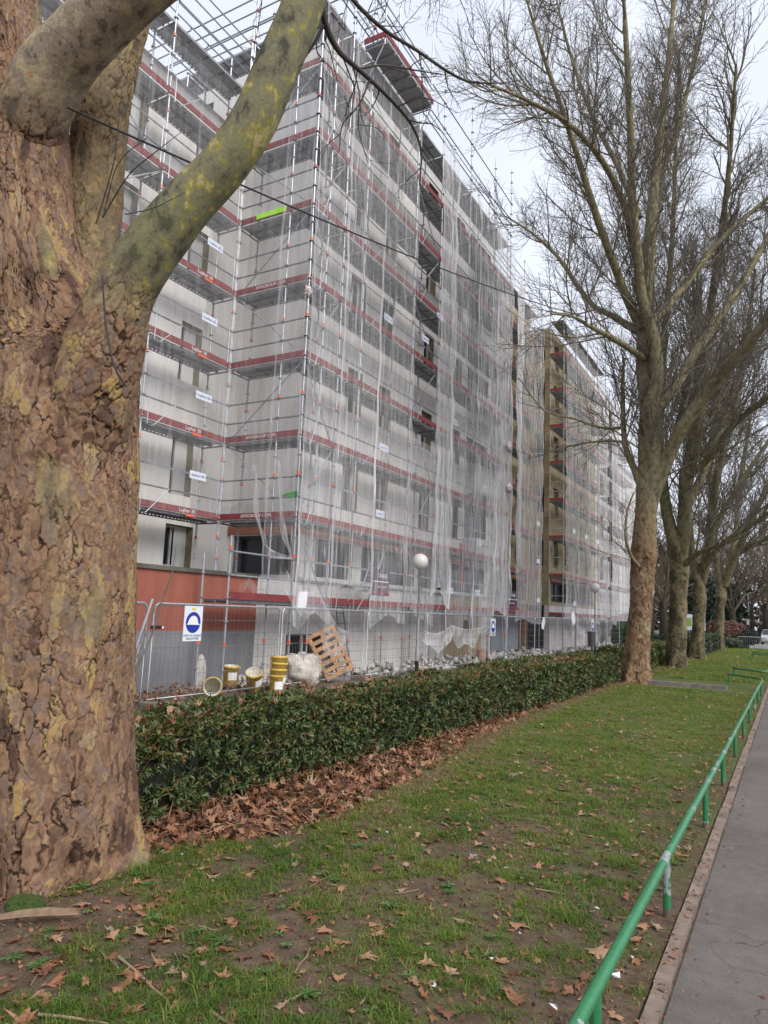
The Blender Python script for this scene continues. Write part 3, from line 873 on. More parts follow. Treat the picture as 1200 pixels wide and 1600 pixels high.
# small low bay in front of the terracotta wall
for a in (11.35,):
    for ins in (0.0, DW):
        link('standard', std_mesh(3.25 if not ins else 2.9), None, main.o, main.P(a, 0, ins))
d, t, f = deck_mesh(2.2)
link('deck', d, None, main.o, main.P(11.35, 1.92), PI / 2)
link('toe_board', t, None, main.o, main.P(11.35, 1.92, -0.03), PI / 2)
for dz in (0.5, 1.0):
    mb = MB(); mb.bar(main.P(11.3, 1.92 + dz, -0.02), main.P(13.55, 1.92 + dz, -0.02), 0.02, 7); mb.build('guard_rail', M_['steel'], main.o)
# slanted access ladder on the first lift
mb = MB()
for s_ in (0, 0.35):
    mb.bar((-10.55 - s_, 17.7, 2.0), (-10.55 - s_, 18.75, 3.9), 0.02, 6)
for k in range(8):
    q = (k + 0.5) / 8
    mb.bar((-10.55, 17.7 + 1.05 * q, 2.0 + 1.9 * q), (-10.9, 17.7 + 1.05 * q, 2.0 + 1.9 * q), 0.013, 6)
mb.build('access_ladder', M_['steel'], main.o)

ret = Scaffold('short return scaffold across the inner corner of the tall block, lettered red toe boards', 'y', 13.55,
               [-12.55, -10.15 - 0.02], 0.0, LV[1:8], 17.2, frames=False)
for lv in (LV[1], LV[2], LV[4]):
    ret.text('AFIXGROUP.COM', -11.35, lv)
# roof deck that reaches back over the lower wing
d, t, f = deck_mesh(2.57)
for i, x in enumerate((-15.1 - 2.57, -15.1, -12.53)):
    link('deck', d, None, ret.o, (x, 13.6, 17.45))
    for ins in (0.0, DW):
        link('standard', std_mesh(3.6), None, ret.o, (x, 13.6 + ins, 15.53))
for dz in (0.55, 1.05, 1.5):
    for ins in (0.0, DW):
        mb = MB(); mb.bar((-17.7, 13.6 + ins, 17.45 + dz), (-10.1, 13.6 + ins, 17.45 + dz), 0.021, 6); mb.build('guard_rail', M_['steel_dark'], ret.o)
wing = Scaffold('scaffold with lettered toe boards on the lower wing, seen between trunk and inner corner', 'x', -12.55,
                [-1.0, 2.07, 5.14, 8.21, 10.78, 13.5], 2.5, LV[1:7], 17.2)
for lv in LV[1:6]:
    wing.text('Layher 30', 12.35, lv, 0.13)
for lv in LV[1:6]:
    mb = MB(); mb.box(-12.49, -12.474, 12.3, 12.6, lv - 0.055, lv + 0.0); mb.build('orange_tag', M_['orange_mark'], wing.o)
# roof walkway of the wing
d, t, f = deck_mesh(2.7)
for i in range(5):
    link('deck', d, None, wing.o, (-12.6, 0.0 + i * 2.7, 15.95), PI / 2)
for dz in (0.5, 1.0, 1.4):
    for ins in (0.0, DW):
        mb = MB(); mb.bar((-12.57 - ins, -1, 15.95 + dz), (-12.57 - ins, 13.6, 15.95 + dz), 0.021, 6); mb.build('guard_rail', M_['steel'], wing.o)
s2 = Scaffold('set back scaffold with red toe boards on the yellow insulated part, before the open corner', 'x', -11.3,
              [28.4, 30.9, 33.4, 36.4], 0.0, LV[:8], 19.6, frames=False)
s3 = Scaffold('far scaffold standing forward of the yellow insulated corner, its end bay left uncovered', 'x', XS,
              [36.7, 39.3, 41.9, 44.5, 46.8], 0.0, LV[:8], 19.4, frames=False)
for lv in LV[:8]:                                           # end toe boards and end rails
    mb = MB(); mb.box(XS - DW, XS, 36.64, 36.665, lv, lv + 0.155); mb.build('toe_board', M_['toe'], s3.o)
    for dz in (0.5, 1.0):
        mb = MB(); mb.bar((XS - DW, 36.66, lv + dz), (XS, 36.66, lv + dz), 0.021, 6); mb.build('guard_rail', M_['steel'], s3.o)
s4 = Scaffold('last scaffold by the far end of the long front, pale netting over it', 'x', XS,
              [48.0, 50.6, 53.2, 55.8], 0.0, LV[:7], 17.4, frames=False)
for sc_, y0, y1 in ((s3, 36.7, 46.8), (s2, 28.4, 36.4)):
    for i in range(int((y1 - y0) / 2.5)):
        dd = deck_mesh(2.5)[0]
        link('deck', dd, None, sc_.o, sc_.P(y0 + i * 2.5, 17.92), PI / 2)
    for dz in (0.5, 1.0, 1.5):
        mb = MB(); mb.bar(sc_.P(y0, 17.92 + dz, 0), sc_.P(y1, 17.92 + dz, 0), 0.021, 6); mb.build('guard_rail', M_['steel'], sc_.o)

# neon strip, clamp, plastic bundles
mb = MB(); mb.box(-11.95, -10.97, 13.475, 13.49, 11.94, 12.08); tag(mb.build('hi_vis_strip', M_['neon']), 'bright lime hi vis strip fixed on a toe board below the big limb', 'strip')
mb = MB(); mb.tube([(-10.62, 13.5, 4.46), (-10.3, 13.49, 4.5), (-10.12, 13.49, 4.53)], 0.035, 8); mb.box(-10.33, -10.2, 13.44, 13.54, 4.40, 4.50)
tag(mb.build('coupler_clamp', M_['clamp_green']), 'green painted tube coupler on the scaffold corner above the torn net', 'clamp')
def bundle(loc, r, label):
    n1, n2 = 22, 16
    u = np.linspace(0, 2 * PI, n1, endpoint=False); v = np.linspace(0.05, PI - 0.05, n2)
    U, Vv = np.meshgrid(u, v)
    rr = r * 0.75 * (0.15 + 1.7 * fbm(np.cos(U) * 2.6 + 5, np.sin(U) * 2.6 + 5, Vv * 2.6, int(loc[1] * 7), 4))
    X = np.stack([rr * np.sin(Vv) * np.cos(U) * 0.8, rr * np.sin(Vv) * np.sin(U), rr * np.cos(Vv) * 1.25], -1).reshape(-1, 3)
    i = np.arange(n1 * n2).reshape(n2, n1)
    Q = np.stack([i[:-1], np.roll(i, -1, 1)[:-1], np.roll(i, -1, 1)[1:], i[1:]], -1).reshape(-1, 4)
    o = link('plastic_bundle', npmesh('plastic_bundle', X, Q, smooth=True), M_['plastic'], None, loc)
    return tag(o, label, 'plastic bundle', 'knotted plastic bundles on the scaffold')
for p, r, lb in ((at(481, 455, 16.5), 0.12, 'pink and white knotted plastic bundle at the scaffold corner'),
                 (at(795, 698, 29.3), 0.2, 'white knotted plastic bundle on the set back scaffold, upper one'),
                 (at(795, 762, 29.3), 0.2, 'pale orange knotted plastic bundle under the white one on the set back scaffold'),
                 (at(828, 712, 32.5), 0.15, 'yellowish plastic bundle beside the thick hanging net')):
    bundle(tuple(p), r, lb)

# white plates on guard rails
plate_n = 0
def plate(axis, c, a, z, label, w=0.55, h=0.19, text=True):
    o = thing('rail_plate', label, 'sign plate', (c, a, z) if axis == 'x' else (a, c, z), 'white lettered plates on the guard rails')
    mb = MB()
    mb.box(c - 0.004, c + 0.004, a - w / 2, a + w / 2, z - h / 2, z + h / 2)
    mb.build('plate', M_['board_white'], o)
    for w_ in o.children: w_.location = Vector((0, 0, 0)) - Vector(o.location)
    if text:
        put('lettering', text_mesh('Layher 30', 0.105), M_['print_blue'], basis((c + 0.006, a, z), EY, EZ), o)
wing_z = [LV[1] + 0.98, LV[2] + 0.98, LV[3] + 1.0, LV[4] + 1.0]
for z, lb in zip(wing_z, ('on the wing just above the terracotta wall', 'on the wing, second lift up from the terracotta wall', 'over the dark wing window beside the inner corner', 'on the wing just under the big limb')):
    plate('x', -12.5, 12.62, z, 'white plate with blue lettering ' + lb)
for (px, py, lb) in ((594, 803, 'hanging below the lowest narrow window of the long front'), (600, 700, 'two lifts above the plum banner'),
                     (607, 498, 'at a window beside the tall white seam, high up'), (711, 660, 'right of the uncovered strip, mid height'),
                     (757, 763, 'left of the lowest balconies'), (749, 848, 'over the red shutter of the balconies'), (703, 923, 'above the tan boarding'),
                     (746, 926, 'at the end of the tan boarding'), (665, 530, 'beside the uncovered strip'), (688, 495, 'close to the overhead cable')):
    q = atx(px, py, XS + 0.05)
    plate('x', XS + 0.05, q[1], q[2], 'white plate with blue lettering ' + lb, 0.5, 0.2)
for (px, py, lb) in ((812, 680, 'topmost on the set back scaffold'), (811, 745, 'second from the top on the set back scaffold'), (810, 804, 'above the red panel on the set back scaffold'), (810, 870, 'on the red panel of the set back scaffold'), (841, 877, 'left of the open end bay, low'), (841, 818, 'left of the open end bay, higher'), (841, 938, 'left of the open end bay, just above the fence')):
    q = atx(px, py, -11.23)
    plate('x', -11.23, q[1], q[2], 'small white plate ' + lb, 0.5, 0.22, False)
for (px, py, lb) in ((897, 830, 'on the far scaffold, leftmost of its row'), (916, 839, 'on the far scaffold, middle of its row'), (934, 847, 'on the far scaffold, rightmost of its row'), (898, 943, 'low on the far scaffold near the lamp')):
    q = atx(px, py, XS + 0.08)
    plate('x', XS + 0.08, q[1], q[2], 'small white plate ' + lb, 0.55, 0.24, False)

# banner
def banner(y0, y1, z0, z1, x, label):
    o = thing('banner', label, 'banner', (x, (y0 + y1) / 2, z0), 'dark printed banners on the scaffold')
    n = 12
    Y, Z = np.meshgrid(np.linspace(y0, y1, n), np.linspace(z0, z1, 6))
    X = x + 0.02 * np.sin(Y * 9) + 0 * Z
    V = np.stack([X, Y, Z], -1).reshape(-1, 3) - np.array(o.location)
    i = np.arange(n * 6).reshape(6, n)
    Q = np.stack([i[:-1, :-1], i[:-1, 1:], i[1:, 1:], i[1:, :-1]], -1).reshape(-1, 4)
    c = link('cloth', npmesh('cloth', V, Q, smooth=True), M_['plum']); c.parent = o
    h = z1 - z0; xm = x + 0.03; ym = (y0 + y1) / 2; w = y1 - y0
    put('lettering', text_mesh('CABEJA', 0.22 * h), M_['white_paint'], basis((xm, ym + 0.05 * w, z0 + 0.76 * h), EY, EZ), o)
    put('lettering', text_mesh('EN BOURG', 0.15 * h), M_['peach'], basis((xm, ym, z0 + 0.33 * h), EY, EZ), o)
    def strip(nm, a, b, c_, d_, mt):
        mb = MB(); mb.box(xm - 0.002, xm, y0 + a * w, y0 + b * w, z0 + c_ * h, z0 + d_ * h)
        s_ = mb.build(nm, M_[mt], o)
    strip('white_rule', 0.06, 0.88, 0.52, 0.555, 'board_white')
    strip('red_rule', 0.02, 0.22, 0.08, 0.16, 'banner_red'); strip('red_rule', 0.36, 0.97, 0.07, 0.11, 'banner_red')
banner(17.0, 18.03, 2.22, 2.95, XS + 0.12, 'dark plum banner with white lettering tied to the scaffold left of the near globe lamp')
q = atx(800, 930, -11.2)
banner(q[1] - 0.9, q[1] + 0.9, 2.1, 2.95, -11.2, 'dark banner dimly seen through netting above the grey garage door')

# ------------------------------------------------------------------ netting
def net(label, axis, c, a0, a1, z0, z1, dens=1.0, seed=0, ragged=0.15, fold=0.022, taper=0.0, hem=True):
    L = abs(a1 - a0)
    nx, nz = max(8, int(L / 0.04)), max(8, int((z1 - z0) / 0.22))
    U, Vv = np.meshgrid(np.linspace(0, 1, nx), np.linspace(0, 1, nz))
    a = a0 + (a1 - a0) * U
    z = z0 + (z1 - z0) * Vv
    bott = (1 - Vv) ** 6
    z = z + bott * ragged * ((fbm(a * 0.8, a * 0 + seed, 0, seed, 2) - 0.5) * 2.4 + 0.5 * (U - 0.5) * (1 if seed % 2 else -1))
    zz = z + seed * 3.1
    d = fold * (np.sin(a * 17 + 3 * fbm(a * 1.1, z * 0.25, 0, seed) * 6) * 0.6 + (fbm(a * 5, z * 0.35, 0, seed + 3) - 0.5) * 2.2)
    d = d + 0.05 * np.sin(((z - 1.92) % 2.0) / 2.0 * PI) * (0.4 + fbm(a * 0.7, z * 0.3, 0, seed + 9))
    d = d + 0.18 * bott * (fbm(a * 1.2, z * 0, 0, seed + 5) - 0.5)
    a = a + 0.05 * (fbm(z * 0.6, a * 0.5, 0, seed + 7) - 0.5) + taper * (1 - Vv) * (U - 0.5)
    dn = dens * np.ones_like(U)
    if hem:
        e = np.minimum(U, 1 - U) * L
        dn = dn * np.where(e < 0.045, 2.1, 1.0)
        ez = (Vv) * (z1 - z0)
        dn = np.where(ez < 0.10, dn * 1.3, dn)
    X = np.stack([c + d, a, z], -1) if axis == 'x' else np.stack([a, c - d, z], -1)
    i = np.arange(nx * nz).reshape(nz, nx)
    Q = np.stack([i[:-1, :-1], i[:-1, 1:], i[1:, 1:], i[1:, :-1]], -1).reshape(-1, 4)
    o = link('debris_net', npmesh('debris_net', X.reshape(-1, 3), Q, {'dens': dn.ravel()}, True), M_['net'])
    return tag(o, label, 'netting', 'debris nets hung on the scaffolds')
NX = XS + 0.09
net('white debris net round the corner bay of the long front', 'x', NX, 13.52, 15.1, 1.9, 17.6, 0.9, 1, 0.5)
net('white debris net of the second bay, right of the corner bay', 'x', NX, 15.0, 17.0, 2.2, 17.9, 0.95, 2, 0.4)
net('white debris net hanging before the plum banner and up to the roof', 'x', NX + 0.02, 16.9, 19.05, 1.5, 17.9, 0.95, 3, 0.6)
net('short white debris net below the uncovered strip', 'x', NX, 19.0, 21.1, 1.6, 7.2, 1.0, 4, 0.5)
net('dense hanging white net just right of the uncovered strip', 'x', NX + 0.05, 20.75, 22.1, 2.2, 18.4, 1.55, 5, 0.5, 0.07)
net('white debris net between the dense hanging net and the balconies', 'x', NX, 22.0, 24.4, 1.2, 18.2, 1.15, 6, 0.7)
net('white debris net over the first half of the balconies', 'x', NX + 0.03, 24.3, 26.4, 1.2, 18.0, 1.25, 7, 0.7, 0.06)
net('white debris net over the last half of the balconies, wrapping the scaffold end', 'x', NX, 26.3, 28.25, 1.4, 18.0, 1.35, 8, 0.6, 0.08)
net('thin white net across the inner corner return, torn open at the bottom', 'y', 13.45, -12.5, -10.95, 4.3, 16.6, 0.42, 9, 0.1, 0.025)
net('narrow strip of thin net beside the scaffold corner on the return', 'y', 13.44, -11.0, -10.1, 2.4, 16.8, 0.6, 10, 0.3, 0.03)
net('very thin veil of net over the lower wing beside the big trunk', 'x', -12.44, 3.0, 13.4, 3.9, 15.4, 0.42, 21, 0.1, 0.015)
net('grey net on the set back scaffold, left of its bare strip', 'x', -11.22, 28.4, 31.0, 1.7, 18.2, 1.15, 11, 0.3)
net('thick rolled net hanging beside the bare strip of the set back scaffold', 'x', -11.1, 31.75, 32.75, 4.6, 18.6, 2.4, 12, 0.9, 0.10, -0.9)
net('grey net on the set back scaffold, right of the thick rolled net', 'x', -11.22, 32.4, 36.5, 1.6, 18.3, 1.30, 13, 0.3)
net('pale net on the far scaffold nearest the open end bay', 'x', NX, 36.8, 39.4, 1.5, 17.6, 1.20, 14, 0.4)
net('pale net on the far scaffold, second from the open end bay', 'x', NX, 39.3, 42.0, 1.6, 17.3, 1.10, 15, 0.4)
net('pale net on the far scaffold behind the far globe lamp', 'x', NX, 41.9, 44.6, 1.7, 17.2, 1.10, 16, 0.4)
net('pale net on the far scaffold next to the dark gap', 'x', NX, 44.5, 46.9, 1.7, 17.0, 1.20, 17, 0.4)
net('whitish net on the last scaffold, just past the dark gap', 'x', NX, 48.0, 52.0, 1.4, 16.8, 1.5, 18, 0.4)
net('whitish net on the last scaffold beside the second trunk', 'x', NX, 51.9, 55.9, 1.4, 16.4, 1.7, 19, 0.4)
# loose swags along the bottom of the nets
def swag(pts, drop, w, label, dens=1.8, seed=0):
    pts = np.asarray(pts, float)
    n, k = 40, 10
    u = np.linspace(0, 1, n)
    base = np.stack([np.interp(u, np.linspace(0, 1, len(pts)), pts[:, j]) for j in range(3)], -1)
    seg = (u * (len(pts) - 1)) % 1.0
    base[:, 2] -= drop * np.sin(seg * PI) ** 0.8
    rows = []
    for j in range(k):
        t = j / (k - 1)
        r = base.copy()
        r[:, 2] -= t * w * (0.45 + 0.9 * fbm(u * 7, u * 0 + 1, 0, seed)) * (0.35 + 0.65 * np.sin(seg * PI))
        r[:, 0] += 0.12 * np.sin(t * 3 + u * 20 + seed) * t + 0.05 * (fbm(u * 25, u * 0 + t * 3, 0, seed + 2) - 0.5)
        rows.append(r)
    V = np.stack(rows).reshape(-1, 3)
    i = np.arange(n * k).reshape(k, n)
    Q = np.stack([i[:-1, :-1], i[:-1, 1:], i[1:, 1:], i[1:, :-1]], -1).reshape(-1, 4)
    dn = np.full(len(V), dens); dn[:n] *= 1.8; dn[-n:] *= 1.6
    o = link('debris_net', npmesh('debris_net', V, Q, {'dens': dn}, True), M_['net'])
    return tag(o, label, 'netting', 'loose ends of debris net')
swag([at(445, 885, 15.5), at(500, 920, 15.8), at(545, 985, 16.5)], 0.25, 0.75, 'loose swag of white net drooping at the scaffold foot near the pallet', 0.75, 1)
swag([at(665, 985, 22.5), at(705, 975, 24), at(760, 975, 26)], 0.18, 0.8, 'ragged white net bunched up over the tan boarding', 2.2, 2)
swag([at(885, 965, 40), at(905, 972, 42), at(915, 985, 43)], 0.1, 0.7, 'loose white net end drooping left of the far globe lamp', 2.0, 3)
swag([at(338, 888, 17.0), at(390, 900, 16.5), at(440, 890, 15.6)], 0.35, 0.35, 'thin torn net flap draped over the terracotta wall end', 0.9, 4)
swag([at(395, 725, 15.9), at(412, 850, 15.8), at(452, 868, 15.6), at(432, 718, 15.7)], 0.05, 0.12, 'torn net edge hanging in a loop over the dark corner window', 1.6, 5)

# ------------------------------------------------------------------ site fence, signs, lamps, debris
FX = -9.5
_fm = {}
def fence_panel(y0, y1, label):
    L = y1 - y0
    o = thing('site_fence', label, 'site fence', (FX, y0, 0), 'wire site fence panels behind the hedge')
    key = round(L, 2)
    if key not in _fm:
        mb = MB(); r = 0.021
        mb.tube([(0, 0.03, 0.02), (0, 0.03, 1.66), (0, 0.06, 1.74), (0, 0.13, 1.78), (0, L - 0.13, 1.78), (0, L - 0.06, 1.74), (0, L - 0.03, 1.66), (0, L - 0.03, 0.02)], r, 7)
        mb.bar((0, 0.03, 0.16), (0, L - 0.03, 0.16), 0.014, 6)
        m1 = mb.mesh('frame', True); m1.materials.append(M_['steel'])
        mb = MB()
        k = int(L / 0.11)
        for i in range(1, k):
            mb.bar((0, 0.03 + (L - 0.06) * i / k, 0.16), (0, 0.03 + (L - 0.06) * i / k, 1.78), 0.0026, 3)
        for i in range(7):
            mb.bar((0, 0.03, 0.3 + i * 0.24), (0, L - 0.03, 0.3 + i * 0.24), 0.0045, 4)
        m2 = mb.mesh('wire_mesh'); m2.materials.append(M_['steel_dark'])
        mb = MB(); mb.box(-0.35, 0.35, -0.12, 0.12, 0, 0.13)
        m3 = mb.mesh('foot'); m3.materials.append(M_['edge_conc'])
        _fm[key] = (m1, m2, m3)
    for nm, m in zip(('frame', 'wire_mesh', 'foot'), _fm[key]):
        c = bpy.data.objects.new(nm, m); COL.objects.link(c); c.parent = o
    return o
ys = [5.2, 8.75, 12.35, 15.95, 19.45, 22.95, 26.45, 29.95, 33.45, 36.95, 40.45, 43.95, 47.45, 50.95]
fl = ['wire fence panel half hidden by the big trunk', 'wire fence panel carrying the nearest hard hat sign, before the terracotta wall',
      'wire fence panel in front of the pallet and white sack', 'wire fence panel between the pallet and the near globe lamp',
      'wire fence panel just right of the near globe lamp', 'wire fence panel before the tan boarding', 'wire fence panel carrying the second hard hat sign',
      'wire fence panel before the grey garage door', 'wire fence panel before the timber slats', 'wire fence panel before the open end bay',
      'wire fence panel by the far globe lamp', 'wire fence panel before the dark gap', 'wire fence panel before the last scaffold, last before the trunk']
for i in range(13):
    o = fence_panel(ys[i] + 0.02, ys[i + 1] - 0.04, fl[i])
    o.rotation_euler = (0, 0, random.uniform(-0.012, 0.012))
# slanted prop of the first panel
mb = MB(); mb.bar((FX + 0.03, 8.1, 0.0), (FX + 0.03, 8.72, 1.85), 0.024, 8); mb.bar((FX + 0.05, 8.32, 0.0), (FX + 0.05, 8.5, 1.1), 0.018, 8)
tag(mb.build('fence_prop', M_['steel']), 'slanted steel post propping the fence panel right beside the big trunk', 'fence post')

def helmet_sign(y, z, label, w=0.46, h=0.63, x=FX + 0.05):
    o = thing('safety_sign', label, 'safety sign', (x, y, z), 'hard hat signs on the site fence')
    mb = MB(); mb.box(-0.006, 0, -w / 2, w / 2, -h / 2, h / 2); c = mb.build('board', M_['board_white']); c.parent = o
    n = 40; r = w * 0.40; cz = h * 0.03
    th = np.linspace(0, 2 * PI, n, endpoint=False)
    V = np.stack([np.full(n, 0.003), r * np.cos(th), cz + r * 1.03 * np.sin(th)], -1)
    mb = MB(); mb.add(V, [tuple(range(n))]); c = mb.build('blue_disc', M_['blue']); c.parent = o
    pr = [(-0.95, -0.22), (-0.80, -0.10), (-0.68, 0.18), (-0.52, 0.46), (-0.25, 0.62), (0.0, 0.66), (0.25, 0.62), (0.5, 0.46), (0.64, 0.18), (0.72, -0.10), (0.93, -0.16), (0.93, -0.24)]
    mb = MB(); mb.add([(0.006, p[0] * r * 0.95, cz + p[1] * r) for p in pr], [tuple(range(len(pr)))[::-1]]); c = mb.build('hat_symbol', M_['white_paint']); c.parent = o
    mb = MB()
    V = np.stack([np.full(16, 0.003), 0.06 * np.cos(np.linspace(0, 2 * PI, 16, endpoint=False)), h * 0.42 + 0.022 * np.sin(np.linspace(0, 2 * PI, 16, endpoint=False))], -1)
    mb.add(V, [tuple(range(16))]); c = mb.build('yellow_emblem', M_['yellow_ink']); c.parent = o
    for s_, dz in (('PORT DU CASQUE', -0.345), ('OBLIGATOIRE', -0.43)):
        m4 = basis((x + 0.004, y, z + h * dz), EY, EZ)
        put('lettering', text_mesh(s_, 0.052), M_['ink'], m4, o)
helmet_sign(9.7, 1.44, 'white hard hat sign with blue disc before the terracotta wall')
helmet_sign(24.9, 1.37, 'white hard hat sign with blue disc before the tan boarding and grey door', 0.5, 0.62)
helmet_sign(40.2, 1.35, 'white hard hat sign with blue disc under the far globe lamp', 0.6, 0.85)

def paper(p, w, h, rot, label):
    mb = MB()
    n = 6
    Y, Z = np.meshgrid(np.linspace(-w / 2, w / 2, n), np.linspace(-h / 2, h / 2, n))
    X = 0.03 * np.sin(Y * 9 + Z * 5)
    i = np.arange(n * n).reshape(n, n)
    Q = np.stack([i[:-1, :-1], i[:-1, 1:], i[1:, 1:], i[1:, :-1]], -1).reshape(-1, 4)
    o = link('paper_notice', npmesh('paper_notice', np.stack([X, Y, Z], -1).reshape(-1, 3), Q, smooth=True), M_['paper'], None, tuple(p))
    o.rotation_euler = (rot, 0, 0)
    return tag(o, label, 'notice')
paper((-10.06, 13.86, 1.98), 0.30, 0.40, 0.0, 'blank white sheet pinned at the scaffold corner above the wire fence')
paper(atx(896, 966, FX + 0.05), 0.45, 0.7, 0.4, 'crooked white sheet on the fence left of the far globe lamp')
paper(atx(849, 974, FX + 0.05), 0.25, 0.5, -0.3, 'small white slip hanging on the fence by the open end bay')
# black label on the fence
mb = MB(); mb.box(FX + 0.03, FX + 0.04, 8.72, 9.02, 1.34, 1.40, 0); mb.box(FX + 0.041, FX + 0.043, 8.97, 9.01, 1.35, 1.39, 1)
tag(mb.build('fence_label', [M_['black'], M_['white_paint']]), 'small black label tied to the wire fence behind the sapling', 'label')

def lamp(x, y, z, r, label):
    o = thing('globe_lamp', label, 'street lamp', (x, y, 0), 'white globe lamps')
    mb = MB(); mb.lathe([(0.055, 0), (0.055, 0.75), (0.038, 0.85), (0.034, z - r - 0.05), (0.055, z - r - 0.04), (0.055, z - r + 0.03)], n=14)
    c = mb.build('pole', M_['lamp_pole'], smooth=True); c.parent = o
    mb = MB(); mb.lathe([(0.001, z - r)] + [(r * math.sin(t), z - r * math.cos(t)) for t in np.linspace(0.15, PI - 0.02, 18)], n=28)
    c = mb.build('globe', M_['globe'], smooth=True); c.parent = o
    mb = MB(); mb.lathe([(0.058, 0.02), (0.06, 0.42), (0.05, 0.45)], n=12); c = mb.build('black_sleeve', M_['black']); c.parent = o
lamp(-9.3, 18.5, 3.26, 0.235, 'globe lamp with grey pole standing right of the plum banner')
lamp(-9.2, 39.6, 3.50, 0.27, 'globe lamp with slim pole further along, near the second trunk')

# sapling
mbS = MB()
mbS.tube([(-9.15, 7.6, 0.0), (-9.15, 8.15, 0.62), (-9.2, 8.5, 1.2), (-9.25, 8.75, 1.9), (-9.2, 8.86, 2.3), (-9.2, 8.9, 2.8)], [0.022, 0.02, 0.016, 0.014, 0.012, 0.004], 7)
sap = thing('sapling', 'thin bare leaning sapling beside the big trunk, before the terracotta wall', 'sapling', (0, 0, 0))
mbS.build('stem', M_['twig'], sap)
mbS = MB(); mbS.tube([(-9.2, 7.75, 0.2), (-9.2, 8.3, 1.0), (-9.25, 8.55, 1.6), (-9.25, 8.72, 2.15)], [0.013, 0.01, 0.008, 0.003], 6); mbS.build('side_stem', M_['twig'], sap)
mbS = MB(); mbS.box(-9.2, -9.12, 8.06, 8.2, 0.55, 0.62); mbS.build('red_tie', M_['orange_mark'], sap)

# buckets
def bucket_mesh():
    mb = MB()
    prof = [(0.001, 0.0), (0.118, 0.0), (0.125, 0.01), (0.145, 0.30), (0.158, 0.305), (0.158, 0.325), (0.150, 0.335), (0.145, 0.34)]
    mb.lathe(prof, n=24, mi=0)
    mb.lathe([(0.145, 0.34), (0.139, 0.335), (0.118, 0.02), (0.001, 0.018)], n=24, mi=1)
    m = mb.mesh('shell', True); m.materials.append(M_['bucket']); m.materials.append(M_['bucket_in'])
    lb = MB()
    th = np.linspace(-0.6, 0.6, 8)
    V = [(0.136 * math.cos(t), 0.136 * math.sin(t), z) for z in (0.09, 0.23) for t in th]
    V = [(v[0] * (1.0 + (v[2] - 0.09) * 0.35), v[1] * (1.0 + (v[2] - 0.09) * 0.35), v[2]) for v in V]
    lb.add(V, [(i, i + 1, i + 9, i + 8) for i in range(7)])
    l = lb.mesh('paper_label'); l.materials.append(M_['paper'])
    hb = MB(); t = np.linspace(0, PI, 12)
    hb.tube([(0.02 + 0.17 * math.sin(a) * 0.3, 0.16 * math.cos(a), 0.30 - 0.16 * math.sin(a)) for a in t], 0.004, 5)
    h = hb.mesh('handle'); h.materials.append(M_['steel'])
    return m, l, h
BKT = bucket_mesh()
def bucket(loc, rot, label, group='yellow plaster buckets', sc=1.0):
    o = thing('bucket', label, 'bucket', loc, group)
    o.rotation_euler = rot; o.scale = (sc, sc, sc)
    for nm, m in zip(('shell', 'paper_label', 'handle'), BKT):
        c = bpy.data.objects.new(nm, m); COL.objects.link(c); c.parent = o
def gz(x, y, z=0.0):
    d = CF + (x - 600) / F * CR - (y - 800) / F * CU
    return EYE + d * ((z - H) / d[2])
p = gz(331, 1083, 0.12); bucket((p[0], p[1], 0.26), (PI / 2 - 0.05, 0, -0.15 + 0.9), 'yellow bucket lying on its side, stained open mouth showing', sc=1.15)
p = gz(361, 1073, 0.12); bucket((p[0] - 0.2, p[1] + 0.2, 0.14), (0, 0.05, -0.6), 'upright yellow bucket with white label behind the toppled one', sc=1.15)
p = gz(392, 1078, 0.1); bucket((p[0], p[1] + 0.1, 0.14), (0.45, 0.3, 0), 'yellow bucket sunk at a tilt in grey rubble beside the scaffold post', sc=1.15)
p = gz(432, 1082, 0.05)
for k, nm in enumerate(('bottom of the stack behind the fence post', 'second from the bottom in the stack behind the fence post', 'third from the bottom in the stack behind the fence post', 'topmost in the stack behind the fence post')):
    bucket((p[0] + 0.01 * k, p[1], 0.02 + 0.125 * k), (0, 0.02 * k, -0.6 + k), 'yellow bucket, ' + nm, sc=1.15)

# rubble sack
def blob(name, mat, loc, s3_, label, cat, seed, amp=0.5, n1=40, n2=26, kindname=None):
    u = np.linspace(0, 2 * PI, n1, endpoint=False); v = np.linspace(0.02, PI - 0.02, n2)
    U, Vv = np.meshgrid(u, v)
    D = np.stack([np.sin(Vv) * np.cos(U), np.sin(Vv) * np.sin(U), np.cos(Vv)], -1)
    r = 1 + amp * (fbm(D[..., 0] * 1.6 + 9, D[..., 1] * 1.6 + 9, D[..., 2] * 1.6 + 9, seed, 3) - 0.5) * 2
    r = r + 0.10 * (np.abs(fbm(D[..., 0] * 5 + 9, D[..., 1] * 5 + 9, D[..., 2] * 3 + 9, seed + 4, 3) - 0.5) * -4 + 0.5)
    V = (D * r[..., None] * np.array(s3_)).reshape(-1, 3)
    V[:, 2] = np.maximum(V[:, 2], -0.75 * s3_[2])
    i = np.arange(n1 * n2).reshape(n2, n1)
    Q = np.stack([i[:-1], i[1:], np.roll(i, -1, 1)[1:], np.roll(i, -1, 1)[:-1]], -1).reshape(-1, 4)
    return tag(link(name, npmesh(name, V, Q, smooth=True), mat, None, loc), label, cat)
p = gz(476, 1076, 0.0)
blob('rubble_sack', M_['sack'], (p[0] - 0.25, p[1] + 0.1, 0.36), (0.44, 0.56, 0.44), 'large pale woven rubble sack slumped before the dark garage opening', 'sack', 3, 0.45)
p = gz(440, 1070, 0.0)
blob('rubble_sack', M_['sack'], (p[0] - 0.6, p[1] + 0.2, 0.16), (0.35, 0.4, 0.25), 'small grey sack lying between the stacked buckets and the large sack', 'sack', 5, 0.35)
